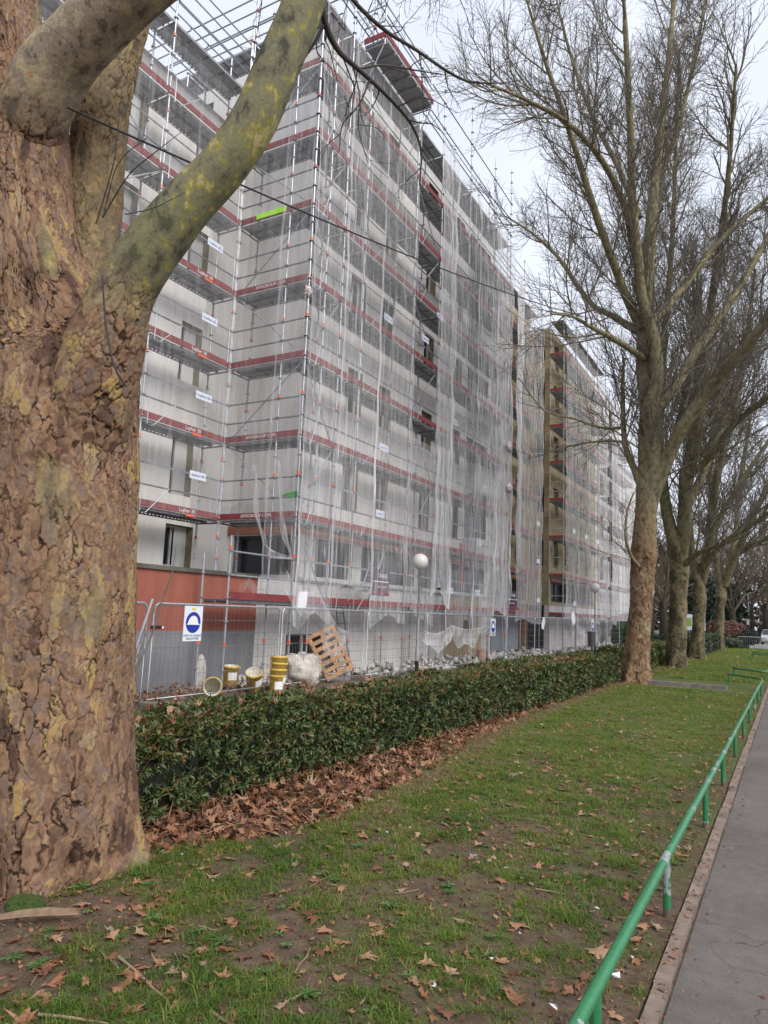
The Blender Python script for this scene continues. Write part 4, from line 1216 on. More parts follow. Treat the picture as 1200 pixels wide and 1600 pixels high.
# pallet
pal = thing('pallet', 'wooden pallet propped at a slant on one corner beside the white sack', 'pallet', (-10.0, 15.05, 0.72))
def pbox(nm, x0, x1, y0, y1, z0, z1):
    mb = MB(); mb.box(x0, x1, y0, y1, z0, z1); c = mb.build(nm, M_['pallet']); c.parent = pal
for k in range(7):
    y = -0.6 + k * 0.183
    pbox('slat', 0.045, 0.066, -0.4, 0.4, y, y + 0.10)
for k in (-0.4, -0.05, 0.3):
    pbox('bearer', -0.045, 0.044, k, k + 0.10, -0.6, 0.6)
for k in (-0.6, -0.05, 0.5):
    pbox('slat', -0.066, -0.046, -0.4, 0.4, k, k + 0.10)
pal.rotation_euler = Euler((0.44, -0.25, -0.62), 'XYZ')
# step ladder
lad = thing('ladder', 'dark metal ladder leaning against the podium right of the pallet', 'ladder', (-10.75, 16.9, 0))
mb = MB(); mb.bar((0, -0.22, 0.02), (-0.3, -0.05, 1.95), 0.02, 6); mb.build('rail', M_['steel_dark']).parent = lad
mb = MB(); mb.bar((0, 0.42, 0.02), (-0.3, 0.25, 1.95), 0.02, 6); mb.build('rail', M_['steel_dark']).parent = lad
for k in range(6):
    q = 0.12 + k * 0.15
    mb = MB(); mb.bar((-0.3 * q, -0.22 + 0.17 * q, 1.95 * q), (-0.3 * q, 0.42 - 0.17 * q, 1.95 * q), 0.014, 6); mb.build('rung', M_['steel_dark']).parent = lad
# litter bins by far lamp
mb = MB(); mb.lathe([(0.001, 0.35), (0.2, 0.35), (0.21, 1.15), (0.001, 1.15)], (-9.25, 39.1, 0), 16); mb.bar((-9.25, 39.1, 0), (-9.25, 39.1, 0.4), 0.05, 8)
tag(mb.build('litter_bin', M_['bin']), 'dark grey litter bin on the fence side under the far hard hat sign', 'bin')
# soil mound and rubble
def rubble(name, boxes, n, smin, smax, mat, seed):
    r = np.random.default_rng(seed)
    base = np.array([(1, 0, 0), (-1, 0, 0), (0, 1, 0), (0, -1, 0), (0, 0, 1), (0, 0, -1)], float)
    fc = np.array([(0, 2, 4), (2, 1, 4), (1, 3, 4), (3, 0, 4), (2, 0, 5), (1, 2, 5), (3, 1, 5), (0, 3, 5)])
    Vs, Fs = [], []
    for k in range(n):
        x0, x1, y0, y1, zt = boxes[r.integers(len(boxes))]
        s_ = smin + (smax - smin) * r.random() ** 3
        R_ = np.linalg.qr(r.normal(size=(3, 3)))[0]
        v = (base * (0.5 + r.random((6, 1))) * np.array([1, 0.8, 0.35]) * s_) @ R_
        fx, fy = r.random(), r.random()
        v = v + np.array([x0 + (x1 - x0) * fx, y0 + (y1 - y0) * fy, zt * r.random() * (1 - abs(2 * fx - 1)) + s_ * 0.2])
        Vs.append(v); Fs.append(fc + 6 * k)
    return tag(link(name, npmesh(name, np.concatenate(Vs), np.concatenate(Fs)), mat), None, None, None, 'stuff')
o = rubble('rubble', [(-10.9, -9.7, 16.5, 34, 0.30), (-10.9, -9.8, 20, 34, 0.36), (-10.8, -9.6, 37, 50, 0.3), (-11.0, -9.9, 12.0, 14.5, 0.2)], 3000, 0.015, 0.21, M_['rubble'], 4)
tag(o, 'broken white plaster rubble strewn along the foot of the scaffold', 'rubble')
blobm = blob('plaster_heap', M_['rubble'], (-11.13, 11.75, 0.30), (0.05, 0.16, 0.42), 'white pointed smear of plaster against the grey render', 'plaster heap', 8, 0.2)
# boulders of polystyrene/white sacks along the base
for (px, py, s_, lb) in ((690, 668 + 360, 0.0, ''),):
    pass
p = gz(627, 0 + 1060)
# pinkish drainpipe stub
mb = MB(); mb.lathe([(0.16, 0), (0.16, 0.55), (0.13, 0.56), (0.13, 0.4)], (-9.9, 24.9, 0), 16)
tag(mb.build('clay_pipe', simple('clay_pink', (0.45, 0.30, 0.22), 0.9)), 'upright pinkish clay pipe stub standing in the rubble before the grey door', 'pipe')

# ------------------------------------------------------------------ trees
def crom(pts, n):
    pts = np.asarray(pts, float)
    P = np.vstack([2 * pts[0] - pts[1], pts, 2 * pts[-1] - pts[-2]])
    d = np.concatenate([[0], np.cumsum(np.linalg.norm(np.diff(pts[:, :3], axis=0), axis=1))])
    tq = np.linspace(0, d[-1], n)
    seg = np.clip(np.searchsorted(d, tq, side='right') - 1, 0, len(pts) - 2)
    t = ((tq - d[seg]) / (d[seg + 1] - d[seg] + 1e-9))[:, None]
    p0, p1, p2, p3 = P[seg], P[seg + 1], P[seg + 2], P[seg + 3]
    return 0.5 * (2 * p1 + (p2 - p0) * t + (2 * p0 - 5 * p1 + 4 * p2 - p3) * t ** 2 + (3 * p1 - p0 - 3 * p2 + p3) * t ** 3), tq

def bark_limb(name, ctrl, parent, mat, nth, ds, amp, smooth, seed, lump=0.06, flare=None, pw=0.07, ph=0.17, knots=(), crisp=False):
    """ctrl: x,y,z,r rows. A thick limb with real bark relief"""
    ctrl = np.asarray(ctrl, float)
    L = np.sum(np.linalg.norm(np.diff(ctrl[:, :3], axis=0), axis=1))
    n = max(12, int(L / ds))
    P, s = crom(ctrl, n)
    C, R = P[:, :3], P[:, 3]
    T = np.gradient(C, axis=0); T /= np.linalg.norm(T, axis=1)[:, None]
    A_ = np.cross(T, np.array([0.35, 0.94, 0.0])); A_ /= np.linalg.norm(A_, axis=1)[:, None]
    B_ = np.cross(T, A_)
    th = np.linspace(0, 2 * PI, nth, endpoint=False)
    TH, S = np.meshgrid(th, s)
    Rm = np.mean(R)
    cx, cy = np.cos(TH) * Rm, np.sin(TH) * Rm
    wx = (fbm(cx * 7 + 20, cy * 7 + 20, S * 4, seed, 3) - 0.5) * 0.10
    wy = (fbm(cx * 7 + 50, cy * 7 + 50, S * 4, seed + 5, 3) - 0.5) * 0.22
    def fld(a, b, k, o=4):
        return fbm((cx + wx) * a + 30, (cy + wx) * a + 30, (S + wy) * b, seed + k, o)
    def lay(f, t, w_=0.018):
        return np.clip((f - t) / w_ + 0.5, 0, 1)
    q = 0.085 / pw
    w1 = (fbm(cx * 11 + 20, cy * 11 + 20, S * 6, seed + 1, 4) - 0.5) * 2
    w2 = (fbm(cx * 11 + 60, cy * 11 + 60, S * 6, seed + 2, 4) - 0.5) * 2
    w3 = (fbm(cx * 45 + 20, cy * 45 + 20, S * 30, seed + 3, 3) - 0.5) * 2
    circ = 2 * PI * Rm
    def plates(pw_, ph_, k, a1, a2):
        npx = max(4, int(round(circ / pw_)))
        u = TH / (2 * PI) * npx + w1 * a1 + w3 * a2
        v = S / ph_ + w2 * a1 + w3 * a2 + 0.35 * np.sin(TH * 3 + k)
        return worley(u, v, seed + k, npx)
    A1, A2, ca, oxa, oya = plates(pw, ph, 4, 0.75, 0.28)
    B1, B2, cb, oxb, oyb = plates(pw * 0.48, ph * 0.36, 7, 0.8, 0.35)
    E1, E2, ce, oxe, oye = plates(pw * 2.1, ph * 2.0, 9, 0.9, 0.25)
    ga = np.clip((fld(5 * q, 2.2 * q, 16, 3) - 0.42) * 9, 0, 1)
    gb = np.clip((fld(7 * q, 3.0 * q, 18, 3) - 0.46) * 9, 0, 1)
    crack = np.clip(1.2 - (A2 - A1) / 0.085, 0, 1) * ga
    crack2 = np.clip(1.2 - (B2 - B1) / 0.11, 0, 1) * gb
    hA = 0.55 * (ca - 0.5) - 0.75 * oya + 0.35 * (np.abs(oxa) - 0.3)
    hB = 0.45 * (cb - 0.5) - 0.55 * oyb
    hE = 0.9 * (ce - 0.5)
    big = fbm(cx * 2.2 + 7, cy * 2.2 + 7, S * 1.5, seed + 8, 3) - 0.5
    mid = fbm(cx * 14 + 7, cy * 14 + 7, S * 7, seed + 2, 4) - 0.5
    rough = np.clip(1 - smooth(S, TH) if callable(smooth) else 1 - smooth + 0 * S, 0, 1)
    disp = lump * Rm * big * 2
    knot = np.zeros_like(S)
    for kp, kr, kh in knots:
        base_ = C[:, None, :] + R[:, None, None] * (np.cos(TH)[..., None] * A_[:, None, :] + np.sin(TH)[..., None] * B_[:, None, :])
        wv = base_ + np.array(T1.location) - EYE
        zc = wv @ CF
        dpx = np.hypot(600 + F * (wv @ CR) / zc - kp[0], 800 - F * (wv @ CU) / zc - kp[1])
        kpt = base_.reshape(-1, 3)[np.argmin(np.where(dpx.ravel() < 12, zc.ravel(), 99 + dpx.ravel()))]
        dd = np.linalg.norm((base_ - kpt) * np.array([1, 1, 0.8]), axis=2) / kr
        g_ = np.exp(-dd ** 2)
        knot = np.maximum(knot, g_)
        disp = disp + kh * g_ * (0.6 + 1.6 * mid + 0.9 * (fld(26, 22, 19, 3) - 0.5))
    disp = disp + amp * rough * (1.0 * hA + 0.6 * hB + 0.8 * hE - 1.9 * crack - 0.9 * crack2 + 1.0 * mid)
    disp = disp + amp * 0.25 * (1 - rough) * mid
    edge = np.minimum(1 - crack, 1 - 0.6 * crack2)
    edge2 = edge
    cidb = fbm((cx + wx) * 5 + 11, (cy + wx) * 5 + 11, S * 2.6, seed + 23, 3)
    cid = np.clip(0.5 + (0.42 * ca + 0.22 * cb + 0.36 * ce - 0.5 + (cidb - 0.5) * 0.7) * 1.2 + 0.02, 0, 1) * (1 - 0.6 * knot)
    rad = R[:, None] + disp
    if flare is not None:
        rad = rad * flare(C[:, 2][:, None] + 0 * TH, TH)
    V = C[:, None, :] + rad[..., None] * (np.cos(TH)[..., None] * A_[:, None, :] + np.sin(TH)[..., None] * B_[:, None, :])
    i = np.arange(n * nth).reshape(n, nth)
    Q = np.stack([i[:-1], np.roll(i, -1, 1)[:-1], np.roll(i, -1, 1)[1:], i[1:]], -1).reshape(-1, 4)
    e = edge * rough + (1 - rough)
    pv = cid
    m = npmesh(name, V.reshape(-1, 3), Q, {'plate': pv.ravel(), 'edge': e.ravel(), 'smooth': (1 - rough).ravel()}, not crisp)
    return link(name, m, mat, parent)

def tubes_mesh(name, polys, sides):
    """polys: list of (pts k x 3, rad k). grouped by k and built at once"""
    Vs, Fs, off = [], [], 0
    by = {}
    for p, r in polys:
        by.setdefault(len(p), []).append((p, r))
    for k, lst in by.items():
        P = np.array([a for a, _ in lst]); R = np.array([b for _, b in lst])
        T = np.gradient(P, axis=1); T /= np.linalg.norm(T, axis=2)[..., None] + 1e-9
        ref = np.where(np.abs(T[..., 2:3]) > 0.85, np.array([1.0, 0, 0]), np.array([0, 0, 1.0]))
        A_ = np.cross(T, ref); A_ /= np.linalg.norm(A_, axis=2)[..., None] + 1e-9
        B_ = np.cross(T, A_)
        th = np.linspace(0, 2 * PI, sides, endpoint=False)
        V = P[:, :, None, :] + R[:, :, None, None] * (np.cos(th)[None, None, :, None] * A_[:, :, None, :] + np.sin(th)[None, None, :, None] * B_[:, :, None, :])
        m = len(lst)
        idx = np.arange(m * k * sides).reshape(m, k, sides) + off
        nx = np.roll(idx, -1, 2)
        Q = np.stack([idx[:, :-1], nx[:, :-1], nx[:, 1:], idx[:, 1:]], -1).reshape(-1, 4)
        Vs.append(V.reshape(-1, 3)); Fs.append(Q); off += m * k * sides
    return npmesh(name, np.concatenate(Vs), np.concatenate(Fs), smooth=True)

def rot_away(r, d, ang):
    """a direction leaning ang away from d, random azimuth"""
    a = np.cross(d, r.normal(size=3)); a /= np.linalg.norm(a) + 1e-9
    return d * math.cos(ang) + a * math.sin(ang)

def sprig(r, p, d, L, r0, r1, n, up, wob):
    pts = [p]; d = d.copy()
    st = L / (n - 1)
    for _ in range(n - 1):
        d = d + r.normal(size=3) * wob + np.array([0, 0, up])
        d /= np.linalg.norm(d)
        pts.append(pts[-1] + d * st)
    return np.array(pts), np.linspace(r0, r1, n)

def ramify(r, limb, spec, out):
    """limb: (pts, rad). spec: list of levels (spacing, length lo, hi, angle, r0, r1, npts, up, wob, start)"""
    if not spec: return
    if len(spec) == 3 and limb[1][0] < 0.085: spec = spec[1:]
    sp, lo, hi, ang, r0, r1, n, up, wob, start = spec[0]
    pts, rad = limb
    seg = np.linalg.norm(np.diff(pts, axis=0), axis=1); cum = np.concatenate([[0], np.cumsum(seg)])
    L = cum[-1]
    s = start * L + r.random() * sp
    while s < L:
        i = min(int(np.searchsorted(cum, s, side='right') - 1), len(seg) - 1)
        t = (s - cum[i]) / (seg[i] + 1e-9)
        p = pts[i] * (1 - t) + pts[i + 1] * t
        d = (pts[i + 1] - pts[i]) / (seg[i] + 1e-9)
        rr = rad[i] * (1 - t) + rad[i + 1] * t
        f = s / L
        ln = (lo + (hi - lo) * r.random()) * (1.15 - 0.6 * f)
        q = min(r0, rr * 0.75)
        b = sprig(r, p, rot_away(r, d, ang * (0.75 + 0.5 * r.random())), ln, q, min(r1, q), n, up, wob)
        out.setdefault(len(spec), []).append(b)
        ramify(r, b, spec[1:], out)
        s += sp * (0.6 + 0.8 * r.random())

def px_limb(rows):
    return [tuple(at(x, y, d)) + (hw * d / F,) for x, y, d, hw in rows]
# ---- tree 1: the big plane tree in front
T1 = thing('plane_tree', 'huge plane tree with flaking brown bark close on the left, one mottled limb arching right', 'tree', (-4.45, 3.35, 0))
def flare1(z, th):
    k = np.exp(-np.maximum(z, 0) / 0.28)
    return 1 + k * (0.04 + 0.13 * np.sin(th * 5 + 0.7) + 0.07 * np.sin(th * 9 + 2.0))
def W(pts):
    q = np.array(pts, float); q[:, :3] -= np.array(T1.location); return q
def limb1(name, ctrl, nth, ds, amp, smooth, seed, mat='bark1', **kw):
    o = bark_limb(name, W(ctrl), None, M_[mat], nth, ds, amp, smooth, seed, **kw)
    o.parent = T1
    return o
STEM = px_limb([(48, 425, 5.45, 84), (34, 330, 5.6, 80), (26, 240, 5.68, 78), (16, 165, 5.75, 76), (2, 70, 5.8, 62), (-6, -80, 5.95, 54), (-20, -260, 6.2, 46)])
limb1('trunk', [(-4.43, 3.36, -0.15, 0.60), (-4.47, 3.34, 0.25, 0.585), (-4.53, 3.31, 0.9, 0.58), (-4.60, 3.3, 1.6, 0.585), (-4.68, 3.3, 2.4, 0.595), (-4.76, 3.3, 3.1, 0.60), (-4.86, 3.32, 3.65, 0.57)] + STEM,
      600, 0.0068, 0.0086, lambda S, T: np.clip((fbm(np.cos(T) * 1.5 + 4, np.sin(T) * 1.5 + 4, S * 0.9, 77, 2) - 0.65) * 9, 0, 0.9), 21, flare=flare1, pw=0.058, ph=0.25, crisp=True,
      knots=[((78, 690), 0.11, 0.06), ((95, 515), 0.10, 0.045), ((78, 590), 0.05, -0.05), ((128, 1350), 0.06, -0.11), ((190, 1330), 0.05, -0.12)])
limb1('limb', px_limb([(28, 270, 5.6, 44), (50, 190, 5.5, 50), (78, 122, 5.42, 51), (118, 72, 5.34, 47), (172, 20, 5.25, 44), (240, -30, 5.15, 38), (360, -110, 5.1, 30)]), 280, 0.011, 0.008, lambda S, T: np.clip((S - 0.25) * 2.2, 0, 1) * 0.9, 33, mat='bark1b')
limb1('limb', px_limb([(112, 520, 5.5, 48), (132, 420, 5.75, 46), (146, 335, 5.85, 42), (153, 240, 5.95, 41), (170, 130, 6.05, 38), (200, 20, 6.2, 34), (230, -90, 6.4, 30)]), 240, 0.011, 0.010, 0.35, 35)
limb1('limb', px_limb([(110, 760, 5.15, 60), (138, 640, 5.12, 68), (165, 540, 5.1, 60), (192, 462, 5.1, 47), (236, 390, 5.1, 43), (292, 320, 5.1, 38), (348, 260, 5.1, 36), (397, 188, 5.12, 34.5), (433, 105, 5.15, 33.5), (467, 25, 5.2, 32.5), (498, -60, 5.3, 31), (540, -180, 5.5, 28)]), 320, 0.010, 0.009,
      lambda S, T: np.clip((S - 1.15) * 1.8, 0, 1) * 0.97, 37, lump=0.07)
# dark twigs of this tree hanging in front of the building
r1 = np.random.default_rng(3)
def px_poly(rows):
    q = np.array([tuple(at(x, y, d)) + (hw * d / F,) for x, y, d, hw in rows])
    P, _ = crom(q, max(8, len(rows) * 4))
    return P[:, :3] - np.array(T1.location), np.abs(P[:, 3])
near = [px_poly([(500, -20, 5.4, 6.0), (508, 35, 5.5, 5.5), (528, 78, 5.6, 4.6), (560, 108, 5.7, 3.8), (600, 145, 5.9, 3.0), (640, 190, 6.1, 2.4), (658, 235, 6.2, 1.6), (655, 290, 6.3, 0.8)]),
        px_poly([(535, -20, 6.2, 3.4), (565, 15, 6.3, 3.3), (605, 50, 6.4, 3.0), (650, 78, 6.5, 2.6), (700, 112, 6.6, 2.2), (735, 128, 6.7, 1.8), (775, 130, 6.8, 1.0)]),
        px_poly([(508, 35, 5.5, 2.8), (494, 62, 5.5, 2.6), (478, 88, 5.5, 1.6), (470, 96, 5.5, 0.9)]),
        px_poly([(560, 108, 5.7, 1.8), (600, 102, 5.8, 1.6), (650, 110, 5.9, 1.2), (690, 116, 6.0, 0.7)]),
        px_poly([(578, 125, 5.75, 1.6), (560, 165, 5.75, 1.4), (535, 195, 5.75, 1.2), (530, 235, 5.75, 0.8), (520, 245, 5.75, 0.5)]),
        px_poly([(550, 100, 5.7, 1.3), (562, 150, 5.7, 1.1), (560, 200, 5.7, 0.9), (575, 255, 5.7, 0.6)]),
        px_poly([(105, 60, 5.2, 0.9), (120, 90, 5.15, 1.2), (112, 70, 5.1, 0.6), (60, 30, 5.1, 0.4)])]
out = {}
spec_n = [(0.22, 0.25, 0.75, 0.9, 0.0065, 0.0022, 6, -0.06, 0.22, 0.15), (0.11, 0.06, 0.24, 0.9, 0.003, 0.0015, 4, -0.05, 0.25, 0.15)]
for b in near[:6]:
    ramify(r1, b, spec_n, out)
# fine hanging twigs coming from limbs above the frame
for k in range(26):
    x = 400 + 320 * r1.random(); d = 5.6 + 2.5 * r1.random()
    if 430 < x < 520: continue
    p = at(x, -30 - 40 * r1.random(), d) - np.array(T1.location)
    b = sprig(r1, p, np.array([r1.normal() * 0.35, r1.normal() * 0.35, -1.0]), 0.35 + 0.6 * r1.random(), 0.006, 0.002, 7, -0.02, 0.16)
    out.setdefault(2, []).append(b)
    ramify(r1, b, [(0.09, 0.08, 0.30, 0.8, 0.0032, 0.0014, 5, -0.03, 0.22, 0.1), (0.07, 0.03, 0.12, 0.9, 0.0018, 0.0011, 3, 0, 0.2, 0.2)], out)
# small shoots at the crotch
for rows in ([(150, 350, 5.2, 1.2), (168, 290, 5.15, 1.1), (180, 240, 5.1, 0.9), (190, 140, 5.1, 0.5)], [(160, 340, 5.2, 1.2), (200, 275, 5.1, 1.0), (240, 240, 5.05, 0.8), (285, 205, 5.0, 0.4)],
             [(163, 330, 5.2, 1.0), (185, 255, 5.1, 0.8), (230, 215, 5.0, 0.5)], [(195, 335, 4.95, 0.9), (240, 325, 4.88, 0.8), (290, 300, 4.85, 0.4)], [(160, 430, 4.72, 1.1), (165, 500, 4.7, 1.8), (178, 570, 4.66, 1.9), (198, 605, 4.7, 1.2)]):
    near.append(px_poly(rows))
link('crown', tubes_mesh('crown', near, 7), M_['nearlimb'], None).parent = T1
for k, sd in ((2, 5), (1, 4)):
    if k in out:
        link('crown', tubes_mesh('crown', out[k], sd), M_['nearlimb'], None).parent = T1
# moss at the foot and the hollow in the crotch
blob('moss_tuft', M_['soil'], (0, 0, 0), (0.1, 0.1, 0.1), None, None, 2).name = 'moss_tuft'
_m = bpy.data.objects['moss_tuft']; _m.parent = T1
_q = gz(40, 1405, 0.1) - np.array(T1.location); _m.location = (_q[0] - 0.05, _q[1] + 0.04, 0.03); _m.scale = (1.0, 1.0, 0.55)
_m.data.materials.clear(); _m.data.materials.append(simple('cushion_moss', (0.05, 0.085, 0.012), 0.95, 0, 0.5, 60, 0.8))

# ---- procedural crown for the row of plane trees
def plane_tree(label, base, trunk_rows, limbs, barkmat, seed, spec, group, trunk_nth=120, flare=True, lim_spec_scale=1.0, twigmat='twig', extra=()):
    """trunk_rows / limbs: x,y,z,r in world space"""
    o = thing('plane_tree', label, 'tree', base, group)
    b = np.array(base)
    r = np.random.default_rng(seed)
    tr = np.array(list(trunk_rows) + list(limbs[0][1:]), float); tr[:, :3] -= b
    ph_ = r.random() * 6
    fl_ = (lambda z, th: 1 + np.exp(-np.maximum(z, 0) / 0.35) * (0.30 + 0.22 * np.sin(th * 5 + ph_) + 0.1 * np.sin(th * 8 + 1))) if flare else None
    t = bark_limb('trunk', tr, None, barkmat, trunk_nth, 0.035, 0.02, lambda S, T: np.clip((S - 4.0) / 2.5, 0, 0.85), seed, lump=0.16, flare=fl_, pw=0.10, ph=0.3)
    t.parent = o
    out = {}
    for li, L in enumerate(limbs):
        q = np.array(L, float); q[:, :3] -= b
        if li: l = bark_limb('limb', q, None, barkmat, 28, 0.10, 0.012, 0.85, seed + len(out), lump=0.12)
        if li: l.parent = o
        P, _ = crom(q, 24)
        ramify(r, (P[:, :3], P[:, 3]), spec, out)
    for P, R in extra:
        out.setdefault(len(spec), []).append((P - b, R))
    n = len(spec)
    for k in sorted(out, reverse=True):
        nm = 'crown'
        link(nm, tubes_mesh(nm, out[k], {n: 6, n - 1: 4}.get(k, 3)), M_[twigmat] if k < n else barkmat_thin, None).parent = o
    return o
barkmat_thin = simple('branch_bark', (0.20, 0.175, 0.115), 0.85, 0, 0.35, 3)

def D2(x, y, dd=0.0):
    return 20.95 + dd
def L2(rows):
    return [tuple(at(x, y, 20.95 + dd + 0.06 * (950 - y) / 53.0)) + (hw * 20.95 / F,) for x, y, dd, hw in rows]
spec2 = [(0.36, 1.3, 3.8, 0.64, 0.026, 0.009, 10, 0.07, 0.085, 0.12),
         (0.20, 0.6, 1.9, 0.66, 0.0105, 0.0048, 7, 0.05, 0.12, 0.06),
         (0.125, 0.22, 0.75, 0.75, 0.0050, 0.0030, 4, 0.02, 0.16, 0.08)]
limbs2 = [L2([(1012, 740, 0, 14.5), (1010, 695, 0, 13), (1014, 640, 0, 14), (1006, 570, 0, 12), (1008, 500, 0, 11), (1011, 430, 0, 10), (1018, 340, 0.3, 9), (1028, 240, 0.6, 7), (1042, 120, 1.0, 5), (1055, -30, 1.5, 3), (1062, -160, 2, 1.5)]),
          L2([(1010, 830, 0, 12), (1016, 775, -0.08, 13), (1023, 738, -0.2, 13), (1020, 690, -0.3, 12), (1016, 640, -0.35, 12), (1026, 590, -0.4, 10), (1022, 530, -0.5, 9), (1004, 470, -0.7, 8), (996, 400, -1.0, 7.5), (988, 310, -1.4, 6), (985, 200, -1.8, 5), (978, 60, -2.4, 3.5), (970, -80, -3, 2)]),
          L2([(1010, 700, 0.1, 8), (1018, 655, 0.25, 9), (1038, 626, 0.4, 9), (1062, 592, 0.6, 8), (1090, 545, 0.9, 7.5), (1122, 500, 1.3, 7), (1160, 440, 1.8, 6), (1205, 360, 2.5, 5), (1245, 260, 3.2, 4), (1290, 120, 4, 2.5)]),
          L2([(1010, 830, 0.05, 10), (1020, 775, -0.1, 11), (1034, 738, -0.3, 10.5), (1050, 700, -0.6, 10), (1066, 668, -1.0, 9.5), (1098, 622, -1.5, 9), (1125, 588, -2.0, 8.5), (1160, 548, -2.6, 8), (1205, 490, -3.3, 6), (1260, 400, -4.2, 4), (1310, 300, -5, 2.5)]),
          L2([(1000, 512, -0.2, 7), (978, 462, -0.6, 6.5), (960, 415, -1.0, 6), (938, 355, -1.5, 5.5), (915, 285, -2.0, 4.5), (885, 190, -2.6, 3.6), (850, 90, -3.2, 2.6), (820, -10, -3.8, 1.4)]),
          L2([(998, 520, 0.3, 6), (962, 496, 0.8, 5), (930, 480, 1.3, 4.5), (905, 450, 1.8, 4), (870, 400, 2.4, 3.0), (825, 360, 3.0, 2.0), (785, 335, 3.6, 1.0)]),
          L2([(1013, 440, 0.4, 6), (1023, 350, 0.9, 5.5), (1032, 280, 1.4, 5), (1060, 200, 2.0, 4), (1085, 90, 2.8, 3), (1110, -40, 3.5, 1.6)]),
          L2([(1018, 508, 0.3, 6.5), (1050, 470, 0.8, 6), (1075, 440, 1.1, 5.5), (1105, 400, 1.6, 5), (1130, 372, 2.0, 4.6), (1170, 335, 2.6, 4), (1220, 290, 3.4, 3), (1290, 210, 4.4, 1.6)]),
          L2([(992, 400, -0.5, 5.5), (975, 320, -1.3, 5), (940, 250, -2.2, 4.3), (890, 195, -3.2, 3.5), (830, 160, -4.2, 2.5), (760, 130, -5.2, 1.4)]),
          L2([(1000, 340, 0.2, 5), (965, 260, 0.7, 4.3), (925, 180, 1.3, 3.5), (890, 80, 2.0, 2.6), (860, -40, 2.7, 1.5)]),
          L2([(1006, 560, -0.3, 5), (960, 530, -1.0, 4.2), (925, 512, -1.6, 3.0), (895, 495, -2.3, 2.0), (860, 490, -3.0, 1.0)]),
          L2([(1010, 800, 0, 5), (1003, 765, 0, 6.0), (992, 735, 0.1, 5.5), (978, 700, 0.2, 4.5), (974, 660, 0.3, 4), (973, 600, 0.4, 3), (975, 560, 0.5, 1.6)]),
          L2([(974, 668, 0.2, 2.6), (940, 668, -0.2, 2.2), (900, 655, -0.6, 1.8), (850, 640, -1.0, 1.3), (810, 590, -1.3, 0.8)]),
          L2([(976, 690, 0.2, 2.0), (930, 690, 0.5, 1.5), (880, 700, 0.9, 1.2), (835, 715, 1.2, 0.7)]),
          L2([(1004, 892, -0.1, 3.0), (986, 868, -0.5, 2.4), (978, 840, -0.7, 2.1), (980, 800, -0.8, 1.6), (990, 770, -0.9, 1.0)])]
tb = at(990, 1064, 20.9)
TB2 = (-4.15, 21.95, 0.0)
trunk2 = L2([(991, 1085, 0, 21), (992, 1060, 0, 20), (997, 1000, 0, 18), (1001, 950, 0, 17), (1004, 900, 0, 17.5), (1006, 860, 0, 19), (1009, 800, 0, 16.5), (1012, 768, 0, 17), (1012, 740, 0, 14.5)])
plane_tree('plane tree with thick tan trunk at the far end of the clipped hedge', TB2, trunk2, limbs2, M_['bark2'], 41, spec2, 'plane trees in the row', 160)

def Ld(depth0):
    def f(rows):
        return [tuple(at(x, y, depth0 + dd)) + (hw * depth0 / F,) for x, y, dd, hw in rows]
    return f
spec3 = [(0.38, 1.6, 4.2, 0.58, 0.040, 0.013, 8, 0.07, 0.10, 0.12),
         (0.23, 0.8, 2.0, 0.64, 0.015, 0.007, 6, 0.06, 0.13, 0.08),
         (0.19, 0.3, 0.9, 0.68, 0.0078, 0.005, 4, 0.04, 0.16, 0.1)]
L3 = Ld(26.7)
plane_tree('dark mossy plane tree close behind the tan trunk, third in the row', (-3.85, 28.4, 0.05),
           L3([(1054, 1065, 0, 18), (1055, 1040, 0, 15.5), (1058, 980, 0, 13.5), (1060, 920, 0, 13), (1061, 885, 0, 14)]),
           [L3([(1061, 885, 0, 14), (1054, 850, 0, 11), (1044, 810, 0.2, 8.5), (1036, 760, 0.4, 8), (1030, 690, 0.7, 7), (1034, 600, 1.0, 6), (1040, 500, 1.4, 5), (1050, 380, 2, 4), (1055, 250, 2.6, 3), (1060, 100, 3.2, 2)]),
            L3([(1060, 890, 0, 11), (1067, 840, -0.1, 10.5), (1070, 800, -0.2, 10), (1072, 740, -0.4, 9.5), (1088, 690, -0.7, 8), (1098, 600, -1.0, 7), (1108, 500, -1.4, 6), (1125, 380, -2, 4.6), (1140, 250, -2.6, 3), (1150, 100, -3.2, 2)]),
            L3([(1070, 800, 0.3, 6.5), (1098, 740, 0.7, 6), (1120, 680, 1.1, 5.5), (1150, 600, 1.7, 5), (1185, 520, 2.4, 4), (1230, 420, 3.2, 2.5)]),
            L3([(1074, 745, -0.5, 6), (1108, 715, -1.2, 5), (1150, 660, -2, 4.5), (1200, 620, -3, 3.5), (1260, 560, -4, 2)]),
            L3([(1036, 760, 0.4, 4.5), (1052, 690, 0.9, 4), (1072, 600, 1.5, 3.6), (1085, 500, 2.2, 3), (1080, 390, 2.9, 2)]),
            L3([(1072, 880, -0.3, 5), (1095, 862, -0.8, 3), (1130, 850, -1.4, 2.2), (1170, 835, -2.1, 1.2)])],
           M_['bark3'], 51, spec3, 'plane trees in the row', 110)
L4 = Ld(34.0)
